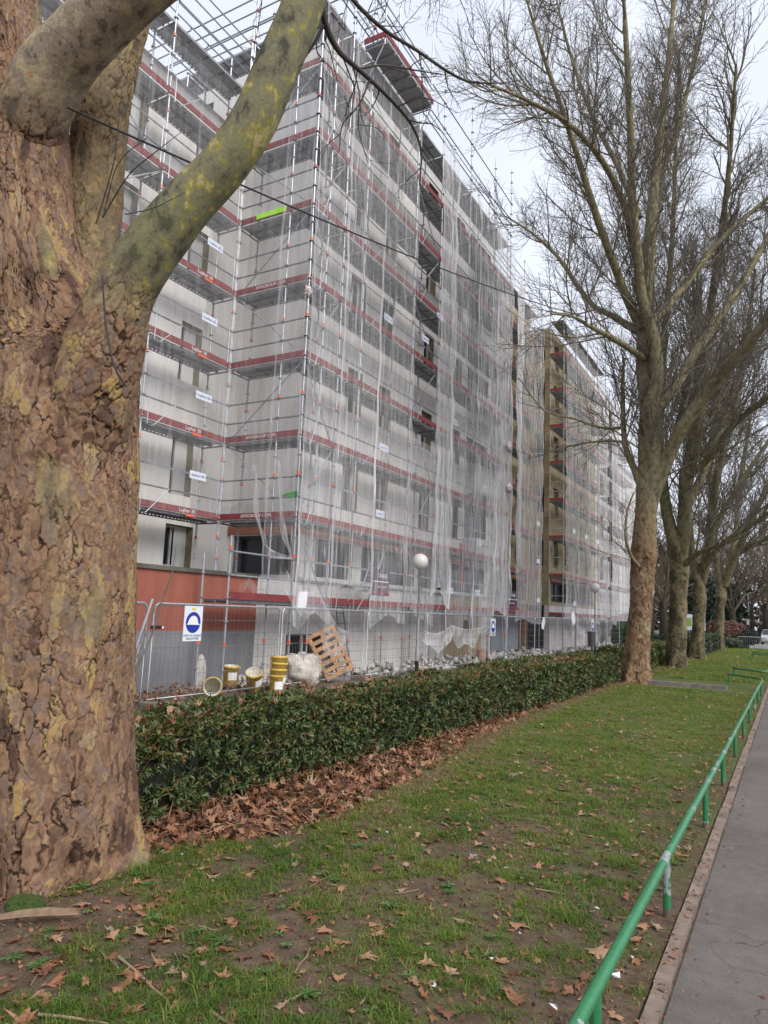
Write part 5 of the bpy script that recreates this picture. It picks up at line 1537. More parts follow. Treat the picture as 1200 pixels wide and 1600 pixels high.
plane_tree('slimmer plane tree before the white and green panel, fourth in the row', (-3.9, 36.6, 0.1),
           L4([(1088, 1045, 0, 13), (1089, 1025, 0, 10.5), (1091, 980, 0, 9.2), (1094, 930, 0, 9.5)]),
           [L4([(1094, 930, 0, 9.5), (1091, 905, 0, 7), (1084, 880, 0.3, 5.5), (1078, 830, 0.7, 5), (1070, 760, 1.2, 4.5), (1078, 670, 1.8, 4), (1090, 560, 2.5, 3), (1095, 430, 3.3, 2)]),
            L4([(1096, 910, 0, 8), (1106, 860, -0.3, 6.5), (1112, 800, -0.7, 6), (1124, 730, -1.2, 5), (1145, 640, -1.8, 4.4), (1165, 540, -2.5, 3.5), (1180, 420, -3.3, 2)]),
            L4([(1108, 850, 0.2, 5), (1130, 800, 0.8, 4.6), (1160, 750, 1.5, 4), (1200, 690, 2.3, 3), (1250, 620, 3.2, 2)]),
            L4([(1100, 890, -0.3, 4), (1128, 850, -1, 3.5), (1168, 825, -1.8, 3), (1215, 790, -2.7, 2)]),
            L4([(1112, 800, 0, 4.0), (1110, 720, 0.5, 3.5), (1120, 620, 1.1, 3), (1130, 500, 1.8, 2.2)])],
           M_['bark3'], 61, spec3, 'plane trees in the row', 90)
L5 = Ld(47.0)
spec5 = [(0.7, 1.8, 4.2, 0.62, 0.06, 0.024, 7, 0.07, 0.10, 0.15), (0.42, 0.9, 2.2, 0.66, 0.028, 0.015, 5, 0.06, 0.13, 0.1), (0.40, 0.4, 1.0, 0.72, 0.016, 0.011, 3, 0.04, 0.16, 0.1)]
plane_tree('plane tree forking wide above the far shrubs, last dark trunk of the row', (-3.95, 50.2, 0.1),
           L5([(1122, 1030, 0, 8), (1123, 1000, 0, 7.2), (1125, 950, 0, 7), (1127, 930, 0, 7.5)]),
           [L5([(1127, 930, 0, 7.5), (1124, 905, 0.2, 6), (1120, 880, 0.4, 5), (1116, 830, 0.9, 4.5), (1118, 750, 1.5, 4), (1128, 640, 2.3, 3), (1135, 520, 3.2, 2)]),
            L5([(1132, 915, 0, 6.5), (1146, 875, -0.4, 5.5), (1162, 840, -0.9, 5), (1185, 790, -1.5, 4), (1215, 730, -2.3, 3), (1250, 650, -3.2, 2)]),
            L5([(1140, 890, 0.2, 4.5), (1150, 830, 0.9, 4), (1155, 760, 1.7, 3.5), (1170, 670, 2.6, 2.6), (1180, 570, 3.5, 1.6)]),
            L5([(1150, 868, -0.3, 3.5), (1190, 845, -1.2, 3), (1235, 830, -2.2, 2)])],
           M_['bark3'], 71, spec5, 'plane trees in the row', 70)

# background trees
def far_tree(label, base, h, rad, seed, group='bare trees beyond the road', mat='twig_far', lean=0.0):
    r = np.random.default_rng(seed)
    rows = [(base[0], base[1], -0.2, rad * 1.3), (base[0], base[1], h * 0.1, rad), (base[0] + lean, base[1], h * 0.28, rad * 0.85)]
    limbs = []
    for k in range(6):
        az = k * 1.05 + r.random() * 0.6; sp_ = h * (0.16 + 0.14 * r.random())
        top = np.array([base[0] + lean + math.cos(az) * sp_, base[1] + math.sin(az) * sp_, h * (0.75 + 0.25 * r.random())])
        p0 = np.array([base[0] + lean, base[1], h * (0.2 + 0.07 * r.random())])
        m1 = p0 + (top - p0) * 0.35 + np.array([math.cos(az), math.sin(az), 0]) * sp_ * 0.15
        m2 = p0 + (top - p0) * 0.7 + np.array([math.cos(az), math.sin(az), 0]) * sp_ * 0.1
        limbs.append([tuple(p0) + (rad * 0.5,), tuple(m1) + (rad * 0.32,), tuple(m2) + (rad * 0.18,), tuple(top) + (rad * 0.06,)])
    sp = [(0.8, 1.6, 4.0, 0.65, 0.07, 0.03, 6, 0.06, 0.12, 0.1), (0.55, 0.9, 2.4, 0.7, 0.035, 0.022, 5, 0.05, 0.14, 0.1), (0.55, 0.5, 1.2, 0.75, 0.024, 0.018, 3, 0.03, 0.16, 0.1)]
    o = thing('bare_tree', label, 'tree', base, group)
    b = np.array(base)
    MBt = MB(); MBt.tube(np.array(rows)[:, :3] - b, np.array(rows)[:, 3], 10); MBt.build('trunk', M_['bark3'], smooth=True).parent = o
    out = {}; lim = []
    for L in limbs:
        P, _ = crom(np.array(L), 14)
        lim.append((P[:, :3] - b, np.abs(P[:, 3])))
        ramify(r, lim[-1], sp, out)
    out[9] = lim
    polys = []
    for k in out: polys += out[k]
    link('crown', tubes_mesh('crown', polys, 3), M_[mat]).parent = o
    return o
ft = [far_tree('brown bare tree behind the traffic light, widest of the far ones', (-4.0, 96.0, 0), 15, 0.35, 1),
      far_tree('brown bare tree on the skyline at the right edge', (4.5, 100.0, 0), 16, 0.35, 2),
      far_tree('bare tree between the tan trunk and the pale block end', (-11.5, 72.0, 0), 11, 0.3, 3),
      far_tree('bare tree glimpsed between the dark trunks', (-9.0, 90.0, 0), 14, 0.35, 4),
      far_tree('bare tree left of the far evergreen', (-16.0, 100.0, 0), 14, 0.35, 5),
      far_tree('tall bare tree rising behind the last plane of the row', (-1.5, 118.0, 0), 19, 0.4, 6)]
def copy_tree(o, loc, rz, label, s_=1.0):
    c = o.copy(); COL.objects.link(c); c.location = loc; c.rotation_euler = (0, 0, rz); c.scale = (s_, s_, s_); c['label'] = label
    for ch in o.children:
        d = ch.copy(); COL.objects.link(d); d.parent = c
copy_tree(ft[0], (-20, 125, 0), 2.0, 'bare tree far back, beyond the pale block end')
copy_tree(ft[1], (-9, 128, 0), 1.2, 'bare tree far back, in line with the slim trunk')
copy_tree(ft[3], (10, 120, 0), 2.6, 'bare tree far back at the right border')
copy_tree(ft[5], (-28, 140, 0), 0.7, 'tall bare tree far back, mostly behind the building')
for k_, (src, x_, y_, rz_, sc_, lb_) in enumerate(((0, -7, 108, 0.4, 1.1, 'bare tree in the brown mass, just left of the street mast'), (1, 0.5, 110, 3.0, 1.0, 'bare tree in the brown mass, just right of the street mast'),
        (3, 6.5, 112, 1.0, 1.2, 'bare tree in the brown mass over the parked car'), (4, -13, 112, 2.2, 1.2, 'bare tree in the brown mass behind the slim trunk'), (2, -9.5, 66, 4.0, 1.15, 'low bare tree between the tan trunk and the dark mossy trunk'),
        (0, 12, 130, 5.0, 1.3, 'bare tree in the brown mass, beyond the right border'), (4, -3.5, 135, 0.9, 1.4, 'tall bare tree at the back of the brown mass, over the mast arm'), (3, 3.0, 138, 4.2, 1.3, 'tall bare tree at the back of the brown mass, over the car'), (2, -5.5, 88, 1.7, 1.2, 'low bare tree in front of the brown mass by the reddish shrub'), (2, 1.0, 92, 2.9, 1.3, 'low bare tree in front of the brown mass near the navy hoarding'))):
    copy_tree(ft[src], (x_, y_, 0), rz_, lb_, sc_)
copy_tree(ft[5], (3, 150, 0), 2.2, 'tall bare tree farthest back over the road')

# ------------------------------------------------------------------ leaves, hedges, grass
def leaf_cloud(tips, normals, r, per, L, Wd, spread, jitter_rnd=None):
    """whorls of folded lance leaves. tips n x 3, normals n x 3"""
    n = len(tips)
    az = r.random((n, per)) * 2 * PI
    a = np.cross(normals, np.array([0.3, 0.2, 0.93])); a /= np.linalg.norm(a, axis=1)[:, None] + 1e-9
    b = np.cross(normals, a)
    tilt = spread * (0.55 + 0.7 * r.random((n, per)))
    d = (normals[:, None, :] * np.cos(tilt)[..., None] + (a[:, None, :] * np.cos(az)[..., None] + b[:, None, :] * np.sin(az)[..., None]) * np.sin(tilt)[..., None])
    d[..., 2] -= 0.18
    d /= np.linalg.norm(d, axis=2)[..., None]
    side = np.cross(d, normals[:, None, :] + 0.3 * r.normal(size=(n, per, 3))); side /= np.linalg.norm(side, axis=2)[..., None] + 1e-9
    nrm = np.cross(side, d)
    ln = L * (0.6 + 0.7 * r.random((n, per)))[..., None]; wd = Wd * (0.7 + 0.6 * r.random((n, per)))[..., None]
    p = tips[:, None, :] + 0 * d
    mid = p + d * ln * 0.55
    tip = p + d * ln - nrm * ln * 0.14
    l = mid + side * wd * 0.5 + nrm * wd * 0.18
    rr = mid - side * wd * 0.5 + nrm * wd * 0.18
    V = np.stack([p, l, tip, rr], 2).reshape(-1, 3)
    i = np.arange(n * per)[:, None] * 4
    Fq = np.concatenate([i + np.array([[0, 2, 1]]), i + np.array([[0, 3, 2]])], 1).reshape(-1, 3)
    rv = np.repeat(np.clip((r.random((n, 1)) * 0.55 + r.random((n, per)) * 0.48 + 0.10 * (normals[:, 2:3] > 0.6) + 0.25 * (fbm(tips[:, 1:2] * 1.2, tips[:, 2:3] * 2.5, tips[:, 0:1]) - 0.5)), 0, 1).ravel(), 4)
    return V, Fq, rv

def hedge(name, label, x0, x1, y0, y1, h, mat, seed, dens=230, L=0.085, Wd=0.028, per=7, group=None, bumpy=0.13, z0=0.0, bottom=0.03, cat='hedge', core=True):
    r = np.random.default_rng(seed)
    o = thing(name, label, cat, ((x0 + x1) / 2, (y0 + y1) / 2, 0), group)
    b = np.array(o.location)
    tips, nor = [], []
    def add(n, fn):
        u, v = r.random(n), r.random(n)
        P, N = fn(u, v)
        tips.append(P); nor.append(N)
    ly, lx = y1 - y0, x1 - x0
    def front(u, v): return np.stack([np.full_like(u, x1), y0 + ly * u, bottom + (h - bottom) * v], -1), np.tile([1.0, 0, 0.15], (len(u), 1))
    def back(u, v): return np.stack([np.full_like(u, x0), y0 + ly * u, bottom + (h - bottom) * v], -1), np.tile([-1.0, 0, 0.15], (len(u), 1))
    def top(u, v): return np.stack([x0 + lx * v, y0 + ly * u, np.full_like(u, h)], -1), np.tile([0.1, 0, 1.0], (len(u), 1))
    def e0(u, v): return np.stack([x0 + lx * u, np.full_like(u, y0), bottom + (h - bottom) * v], -1), np.tile([0, -1.0, 0.15], (len(u), 1))
    def e1(u, v): return np.stack([x0 + lx * u, np.full_like(u, y1), bottom + (h - bottom) * v], -1), np.tile([0, 1.0, 0.15], (len(u), 1))
    add(int(dens * ly * h), front); add(int(dens * 0.4 * ly * h), back); add(int(dens * ly * lx * 0.9), top); add(int(dens * lx * h), e0); add(int(dens * lx * h), e1)
    T = np.concatenate(tips); N = np.concatenate(nor)
    s = (fbm(T[:, 1] * 1.3, T[:, 2] * 2.2, T[:, 0] * 1.3, seed, 4) - 0.5) * 2 * bumpy - r.random(len(T)) ** 2 * 0.16 + 0.02
    # keep foliage thinner near the ground on the front
    keep = r.random(len(T)) < np.clip(0.35 + (T[:, 2] - bottom) / (0.35 * h), 0.35, 1)
    T = T + N * s[:, None]
    T[:, 1] += r.normal(size=len(T)) * 0.01
    T, N = T[keep], N[keep]
    N = N + r.normal(size=N.shape) * 0.45; N /= np.linalg.norm(N, axis=1)[:, None]
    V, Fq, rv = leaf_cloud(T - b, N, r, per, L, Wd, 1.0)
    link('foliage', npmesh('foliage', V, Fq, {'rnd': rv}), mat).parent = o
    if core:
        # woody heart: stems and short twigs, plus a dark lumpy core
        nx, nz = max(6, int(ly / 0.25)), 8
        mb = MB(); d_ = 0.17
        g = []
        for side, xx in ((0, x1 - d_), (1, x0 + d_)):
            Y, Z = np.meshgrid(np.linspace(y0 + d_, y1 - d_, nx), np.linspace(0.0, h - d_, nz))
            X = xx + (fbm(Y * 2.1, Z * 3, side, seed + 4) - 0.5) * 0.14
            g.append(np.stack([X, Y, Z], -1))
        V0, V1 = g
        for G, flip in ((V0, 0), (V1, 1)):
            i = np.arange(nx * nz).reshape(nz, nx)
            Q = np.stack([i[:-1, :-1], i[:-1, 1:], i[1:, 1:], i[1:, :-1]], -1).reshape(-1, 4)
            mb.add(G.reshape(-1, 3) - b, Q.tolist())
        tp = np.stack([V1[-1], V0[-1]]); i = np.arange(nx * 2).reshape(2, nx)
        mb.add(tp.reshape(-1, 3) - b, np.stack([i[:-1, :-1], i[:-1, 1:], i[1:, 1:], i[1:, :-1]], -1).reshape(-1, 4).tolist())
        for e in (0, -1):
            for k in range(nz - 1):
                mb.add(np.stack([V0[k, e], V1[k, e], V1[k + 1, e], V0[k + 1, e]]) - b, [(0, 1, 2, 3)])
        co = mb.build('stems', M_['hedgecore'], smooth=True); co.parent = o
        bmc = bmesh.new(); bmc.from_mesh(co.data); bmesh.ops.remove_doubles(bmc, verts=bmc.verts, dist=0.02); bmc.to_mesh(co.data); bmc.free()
        pol = []
        for k in range(int(ly * 45)):
            y = y0 + ly * r.random()
            p = np.array([x1 - 0.25 + 0.1 * r.random(), y, h * r.random() ** 0.8]) - b
            d = np.array([1.0, r.normal() * 0.9, 0.3 + 0.7 * r.random()]); d /= np.linalg.norm(d)
            pol.append(sprig(r, p, d, 0.2 + 0.25 * r.random(), 0.0045, 0.002, 5, 0.04, 0.18))
        link('foliage', tubes_mesh('foliage', pol, 4), M_['slat']).parent = o  # bare hedge twigs without leaves, only grouped with the foliage
    return o
hedge('hedge', 'clipped glossy dark green hedge running from the big trunk to the tan trunk', -5.32, -4.40, 3.9, 13.0, 0.79, M_['hedge'], 5, 400, 0.068, 0.022)
_h2 = hedge('hedge', 'clipped hedge stretch right before the tan trunk, yellower on top', -5.45, -4.35, 13.0, 21.6, 0.80, M_['hedge'], 6, 230, 0.085, 0.030, 6)
hedge('hedge', 'dark hedge stretch between the tan trunk and the dark mossy trunk', -5.4, -4.4, 23.6, 35.0, 0.85, M_['hedge'], 7, 90, 0.13, 0.05, 6)
hedge('hedge', 'greyish spreading shrubs past the slim trunk, beside the far lawn', -6.2, -4.2, 38.0, 56.0, 0.95, M_['farshrub'], 8, 55, 0.2, 0.06, 6, bumpy=0.35)
def shrub(name, label, c, s3_, mat, seed, n=1600, L=0.22, Wd=0.09, cat='shrub', group=None):
    r = np.random.default_rng(seed)
    o = thing(name, label, cat, (c[0], c[1], 0), group)
    d = r.normal(size=(n, 3)); d /= np.linalg.norm(d, axis=1)[:, None]
    rad = 0.75 + 0.5 * fbm(d[:, 0] * 2 + 5, d[:, 1] * 2 + 5, d[:, 2] * 2 + 5, seed)
    T = d * rad[:, None] * np.array(s3_) * (0.55 + 0.45 * r.random((n, 1))) + np.array([0, 0, c[2]])
    T[:, 2] = np.maximum(T[:, 2], 0.03)
    V, Fq, rv = leaf_cloud(T, d, r, 5, L, Wd, 1.0)
    link('foliage', npmesh('foliage', V, Fq, {'rnd': rv}), mat).parent = o
    for k in range(7):
        e = d[k] * np.array(s3_) * 0.7
        mb = MB()
        mb.tube([(0, 0, -0.05), (e[0] * 0.4, e[1] * 0.4, c[2] * 0.5), (e[0], e[1], c[2] + abs(e[2]) * 0.6)], [0.05, 0.03, 0.01], 5)
        mb.build('stem', M_['twig']).parent = o
shrub('shrub', 'bright green shrub glimpsed between the tan trunk and the pale block', (-9.6, 50.0, 0.8), (0.9, 1.4, 0.9), M_['bright_shrub'], 1)
shrub('shrub', 'brown leafless shrub mass above the bright green one', (-10.5, 56.0, 1.3), (1.2, 2.4, 1.0), M_['reddish'], 2)
shrub('shrub', 'reddish clipped shrub by the far road', (-5.4, 78.0, 1.0), (2.1, 1.5, 1.2), M_['reddish'], 3, 2600)
shrub('shrub', 'small round dark shrub left of the traffic light foot', (-3.3, 74.5, 0.6), (0.75, 0.9, 0.75), M_['evergreen'], 4)
shrub('shrub', 'low green shrub band at the end of the far lawn', (-4.2, 58.5, 0.3), (1.5, 1.6, 0.5), M_['farshrub'], 5)
def evergreen(label, c, h, w, seed):
    r = np.random.default_rng(seed)
    o = thing('evergreen_tree', label, 'tree', (c[0], c[1], 0), 'dark evergreens in the distance')
    n = 2600
    z = r.random(n); az = r.random(n) * 2 * PI
    rad = w * (1 - z) ** 0.6 * (0.5 + 0.5 * r.random(n)) * (0.7 + 0.6 * fbm(np.cos(az) * 2 + 3, np.sin(az) * 2 + 3, z * 6, seed))
    T = np.stack([np.cos(az) * rad, np.sin(az) * rad, 0.4 + z * h], -1)
    N = np.stack([np.cos(az), np.sin(az), -0.1 + 0 * z], -1); N /= np.linalg.norm(N, axis=1)[:, None]
    V, Fq, rv = leaf_cloud(T, N, r, 5, 0.45, 0.16, 0.9)
    link('crown', npmesh('crown', V, Fq, {'rnd': rv}), M_['evergreen']).parent = o
    mb = MB(); mb.tube([(0, 0, -0.1), (0, 0, h * 0.9)], [0.22, 0.04], 8); mb.build('trunk', M_['bark3']).parent = o
evergreen('dark evergreen right behind the white and green panel', (-8.3, 82.0), 7.5, 2.8, 1)
evergreen('dark evergreen between the last plane and the traffic light', (-6.2, 92.0), 6.0, 2.6, 2)

rT = np.random.default_rng(77)
n = 5200
xx = -75 + 130 * rT.random(n); zz = rT.random(n) ** 1.3 * (5.5 + 4.5 * fbm(xx * 0.12, xx * 0, 0, 5))
TT = np.stack([xx, 160 + 5 * rT.random(n), zz], -1)
NN = rT.normal(size=(n, 3)) + np.array([0, -0.8, 0.3]); NN /= np.linalg.norm(NN, axis=1)[:, None]
V, Fq, rv = leaf_cloud(TT, NN, rT, 5, 1.1, 0.5, 1.0)
tag(link('treeline', npmesh('treeline', V, Fq, {'rnd': rv}), M_['brownwood']), 'brownish far off wood closing the view beyond the road', 'wood', None, 'stuff')
# dry leaves
def dry_leaf(r, size):
    ang = np.radians([-90, -62, -20, 2, 18, 42, 58, 75, 90, 105, 122, 138, 162, 178, 200, 242])
    rad = np.array([0.30, 0.42, 0.95, 0.50, 0.98, 0.62, 0.66, 0.60, 1.15, 0.60, 0.66, 0.62, 0.98, 0.50, 0.95, 0.42])
    rad = rad * (0.7 + 0.5 * r.random(16))
    if r.random() < 0.45:
        k = r.integers(0, 16); rad[np.arange(k, k + r.integers(3, 7)) % 16] *= 0.35 + 0.3 * r.random()
    P = np.stack([np.cos(ang) * rad, np.sin(ang) * rad, np.zeros(16)], -1)
    in_ = P * 0.5
    V = np.vstack([[[0, 0, 0]], in_, P]) * size * 0.5
    cu, cv, tw = r.normal() * 3.2, r.normal() * 3.2, r.normal() * 2
    V[:, 2] = (cu * V[:, 0] ** 2 + cv * V[:, 1] ** 2 + tw * V[:, 0] * V[:, 1]) / (size * 0.5) * 0.22 + (r.random(33) - 0.5) * size * 0.05
    V[1:17, 2] += 0.03 * size * np.cos(np.arange(16) * PI)
    if r.random() < 0.35:
        a_ = r.random() * 6.28; q_ = V[:, 0] * math.cos(a_) + V[:, 1] * math.sin(a_)
        f_ = np.maximum(q_ - 0.05 * size, 0); V[:, 0] -= f_ * 1.5 * math.cos(a_); V[:, 1] -= f_ * 1.5 * math.sin(a_); V[:, 2] += f_ * 0.55
    return V
_fi = np.array([(0, 1 + i, 1 + (i + 1) % 16) for i in range(16)])
_fo = np.array([f for i in range(16) for f in ((1 + i, 17 + i, 17 + (i + 1) % 16), (1 + i, 17 + (i + 1) % 16, 1 + (i + 1) % 16))])
LEAF_F = np.vstack([_fi, _fo])
def leaves_obj(name, pts, sizes, tilt, label, seed, rlo=0.0, rhi=1.0, curl=1.0):
    r = np.random.default_rng(seed)
    bank = [dry_leaf(r, 1.0) for _ in range(40)]
    Vs = []; rv = []
    for p, s_ in zip(pts, sizes):
        V = bank[r.integers(40)] * s_ * np.array([1, 0.75 + 0.3 * r.random(), curl * (0.5 + r.random())])
        e = Euler((r.normal() * tilt, r.normal() * tilt, r.random() * 6.28)).to_matrix()
        V = V @ np.array(e).T
        V = V - np.array([0, 0, min(0.0, np.percentile(V[:, 2], 15))])
        Vs.append(V + p); rv.append(np.full(33, rlo + (rhi - rlo) * r.random()))
    n = len(Vs)
    Fq = (LEAF_F[None] + (np.arange(n) * 33)[:, None, None]).reshape(-1, 3)
    o = link(name, npmesh(name, np.concatenate(Vs), Fq, {'rnd': np.concatenate(rv)}), M_['dry'])
    return tag(o, label, 'fallen leaves', None, 'stuff')
r = np.random.default_rng(8)
# edge of the leaf drift measured along the hedge
EYs = np.array([3.3, 4.07, 4.53, 5.29, 6.27, 8.32, 11.94, 16.83, 21.03])
EXs = np.array([-4.25, -3.95, -3.55, -3.38, -3.46, -3.76, -4.18, -4.34, -4.33])
n = 5200
y = 3.6 + 17.9 * r.random(n) ** 1.35
xe = np.interp(y, EYs, EXs)
x = xe + 0.05 - (r.random(n) ** 0.9) * (xe + 4.9)
k = (xe - x)
z = 0.035 + np.clip(0.08 * (k / 0.7), 0, 0.075) * r.random(n) + lawn_z(x, y) - 0.03
leaves_obj('fallen_leaves', np.stack([x, y, z], -1), 0.095 + 0.075 * r.random(n), 0.30, 'deep drift of brown plane leaves along the foot of the hedge', 1, 0.0, 0.95, 0.75)
n = 2700
y = 1.9 + 19 * r.random(n) ** 1.6; x = -4.4 + 3.7 * r.random(n)
g = fbm(x * 0.8, y * 0.8, 0, 14)
kp = r.random(n) < np.clip(1.3 - (y - 2) / 14, 0.35, 1) * np.clip(g * 1.6 - 0.2, 0.1, 1)
x, y = x[kp], y[kp]
leaves_obj('fallen_leaves', np.stack([x, y, lawn_z(x, y) + 0.012], -1), 0.06 + 0.10 * r.random(len(x)) ** 1.4, 0.13, 'brown plane leaves scattered singly over the lawn', 2, 0.1, 1.0, 0.35)
n = 5000
y = 1.4 + 8 * r.random(n) ** 1.7; x = -4.6 + 3.9 * r.random(n)
leaves_obj('leaf_litter', np.stack([x, y, lawn_z(x, y) + 0.006], -1), 0.018 + 0.035 * r.random(n), 0.4, 'small crumbled leaf bits on the bare soil close by', 3, 0.0, 0.75)
n = 150
y = 4.2 + 16 * r.random(n) ** 1.3; x = -5.3 + 0.85 * r.random(n)
leaves_obj('fallen_leaves', np.stack([x, y, 0.79 + 0.06 * r.random(n)], -1), 0.09 + 0.07 * r.random(n), 0.5, 'brown leaves caught on top of the hedge', 4, 0.2, 1.0)
n = 420
y = 24.2 + 28 * r.random(n) ** 1.3; x = -5.2 + 4.4 * r.random(n) ** 1.4
leaves_obj('fallen_leaves', np.stack([x, y, 0.11 + 0.03 * r.random(n)], -1), 0.11 + 0.08 * r.random(n), 0.3, 'brown leaves on the far lawn beyond the low kerb', 5, 0.1, 0.9, 0.5)
n = 700
y = 7.5 + 6.3 * r.random(n); x = -11.0 + 1.6 * r.random(n)
leaves_obj('fallen_leaves', np.stack([x, y, 0.05 + 0.12 * r.random(n)], -1), 0.08 + 0.07 * r.random(n), 0.5, 'brown leaves and twigs on the strip before the grey render', 6, 0.0, 0.9)

n = 2600
y = 5 + 16 * r.random(n) ** 1.2; x = -4.3 + 3.6 * r.random(n)
kp = r.random(n) < np.clip(fbm(x * 1.4, y * 1.4, 0, 44) * 2 - 0.5, 0.1, 1)
x, y = x[kp], y[kp]
leaves_obj('leaf_litter', np.stack([x, y, lawn_z(x, y) + 0.03], -1), 0.035 + 0.05 * r.random(len(x)), 0.25, 'small pale leaf scraps lying through the middle of the lawn', 13, 0.3, 1.0, 0.5)
n = 800
y = 1.4 + 14 * r.random(n) ** 1.5; x = -0.62 + 0.07 * r.normal(size=n)
leaves_obj('leaf_litter', np.stack([x, y, 0.04 + 0 * x], -1), 0.015 + 0.04 * r.random(n) ** 2, 0.3, 'leaf crumbs and dirt gathered along the path edging', 14, 0.0, 0.8, 0.5)
o = rubble('soil_crumbs', [(-4.6, -0.72, 1.3, 7.0, 0.0)], 5200, 0.004, 0.022, simple('soil_crumb', (0.11, 0.078, 0.055), 0.95, 0, 0.4, 30), 9)
tag(o, 'small clods and crumbs of bare soil on the worn near lawn', 'soil')
_c = np.empty(len(o.data.vertices) * 3, np.float32); o.data.vertices.foreach_get('co', _c); _c = _c.reshape(-1, 3); _c[:, 2] += lawn_z(_c[:, 0], _c[:, 1]); o.data.vertices.foreach_set('co', _c.ravel())
n = 260
y = 1.6 + 12 * r.random(n) ** 1.5; x = -0.5 + 2.2 * r.random(n) ** 1.6
leaves_obj('leaf_litter', np.stack([x, y, 0.018 + 0 * x], -1), 0.012 + 0.035 * r.random(n) ** 3, 0.25, 'few leaf crumbs strewn over the asphalt path', 15, 0.0, 1.0, 0.5)
# grass
def grass(name, label, x0, x1, y0, y1, n, hlo, hhi, w, zfun, seed, thr=0.42, far=0.0):
    r = np.random.default_rng(seed)
    m = n * 3
    tn = m // 12
    ty = y0 + (y1 - y0) * r.random(tn) ** (1.6 if far == 0 else 1.2); tx = x0 + (x1 - x0) * r.random(tn)
    ts = np.exp(r.normal(size=tn) * 0.35)
    m = tn * 12
    sp_ = (0.016 + 0.012 * r.random(tn)) * (1 if far == 0 else 2.5)
    y = np.repeat(ty, 12) + r.normal(size=m) * np.repeat(sp_, 12); x = np.repeat(tx, 12) + r.normal(size=m) * np.repeat(sp_, 12)
    tsz = np.repeat(ts, 12); tt = np.repeat(r.random(tn), 12); tk = np.repeat(r.random(tn), 12)
    x = np.minimum(x, -0.67)
    g = 0.40 * fbm(x * 1.1, y * 1.1, 0, 21, 4) + 0.60 * fbm(x * 4.2, y * 4.2, 0, 25, 4)
    # greener further off and by the leaf drift, worn near the path and the big trunk
    xe = np.interp(y, EYs, EXs)
    bias = np.clip((y - 3.5) / 9, -0.3, 1.0) * 0.12 + np.exp(-((x - xe - 0.2) / 0.3) ** 2) * 0.10 - np.exp(-((x + 0.70) / 0.22) ** 2) * 0.16
    bias = bias - np.exp(-((x + 4.2) ** 2 + (y - 2.2) ** 2) / 1.2) * 0.12
    v = g + bias
    keep = (tk < np.clip((v - thr) * 9, 0.015, 1)) & (x > xe - 0.05 if far == 0 else True)
    x, y, v, tsz, tt = x[keep][:n], y[keep][:n], v[keep][:n], tsz[keep][:n], tt[keep][:n]
    k = len(x); xe = np.interp(y, EYs, EXs)
    h = (hlo + (hhi - hlo) * r.random(k)) * tsz * np.clip(0.55 + (v - thr) * 3, 0.5, 1.25)
    az = r.random(k) * 2 * PI; ln = 0.7 + 1.3 * r.random(k)
    dx, dy = np.cos(az), np.sin(az)
    p = np.stack([x, y, zfun(x, y) - 0.004], -1)
    side = np.stack([-dy, dx, 0 * dx], -1) * (w * (0.6 + 0.8 * r.random(k)))[:, None]
    lean = np.stack([dx, dy, 0 * dx], -1) * (h * ln)[:, None]
    up = np.array([0, 0, 1.0])
    mid = p + up * (h * 0.6)[:, None] + lean * 0.35
    tip = p + up * (h * np.clip(1.1 - 0.45 * ln, 0.4, 1))[:, None] + lean
    V = np.stack([p - side, p + side, mid + side * 0.7, mid - side * 0.7, tip], 1).reshape(-1, 3)
    i = (np.arange(k) * 5)[:, None, None]
    Fq = (np.array([[0, 1, 2], [0, 2, 3], [3, 2, 4]])[None] + i).reshape(-1, 3)
    tone = np.clip(0.55 * fbm(x * 2.2, y * 2.2, 0, 31) + 0.35 * tt + 0.35 * r.random(k) - 0.12 + 0.10 * np.clip((y - 4) / 8, 0, 1) + 0.42 * np.exp(-((x - xe - 0.15) / 0.2) ** 2) * np.clip((y - 4) / 3, 0, 1), 0, 0.9 if far else 1.0)
    o = link(name, npmesh(name, V, Fq, {'rnd': np.repeat(tone, 5)}), M_['grass'])
    return tag(o, label, 'grass', None, 'stuff')
grass('grass', 'short patchy grass on the lawn beside the green rail', -4.4, -0.68, 1.3, 21.6, 230000, 0.016, 0.046, 0.0025, lawn_z, 1, 0.44)
grass('grass', 'short grass on the far lawn beyond the low kerb', -5.0, -0.7, 24.0, 60, 60000, 0.04, 0.09, 0.006, lambda x, y: 0.10 + 0 * x, 2, 0.33, 1.0)
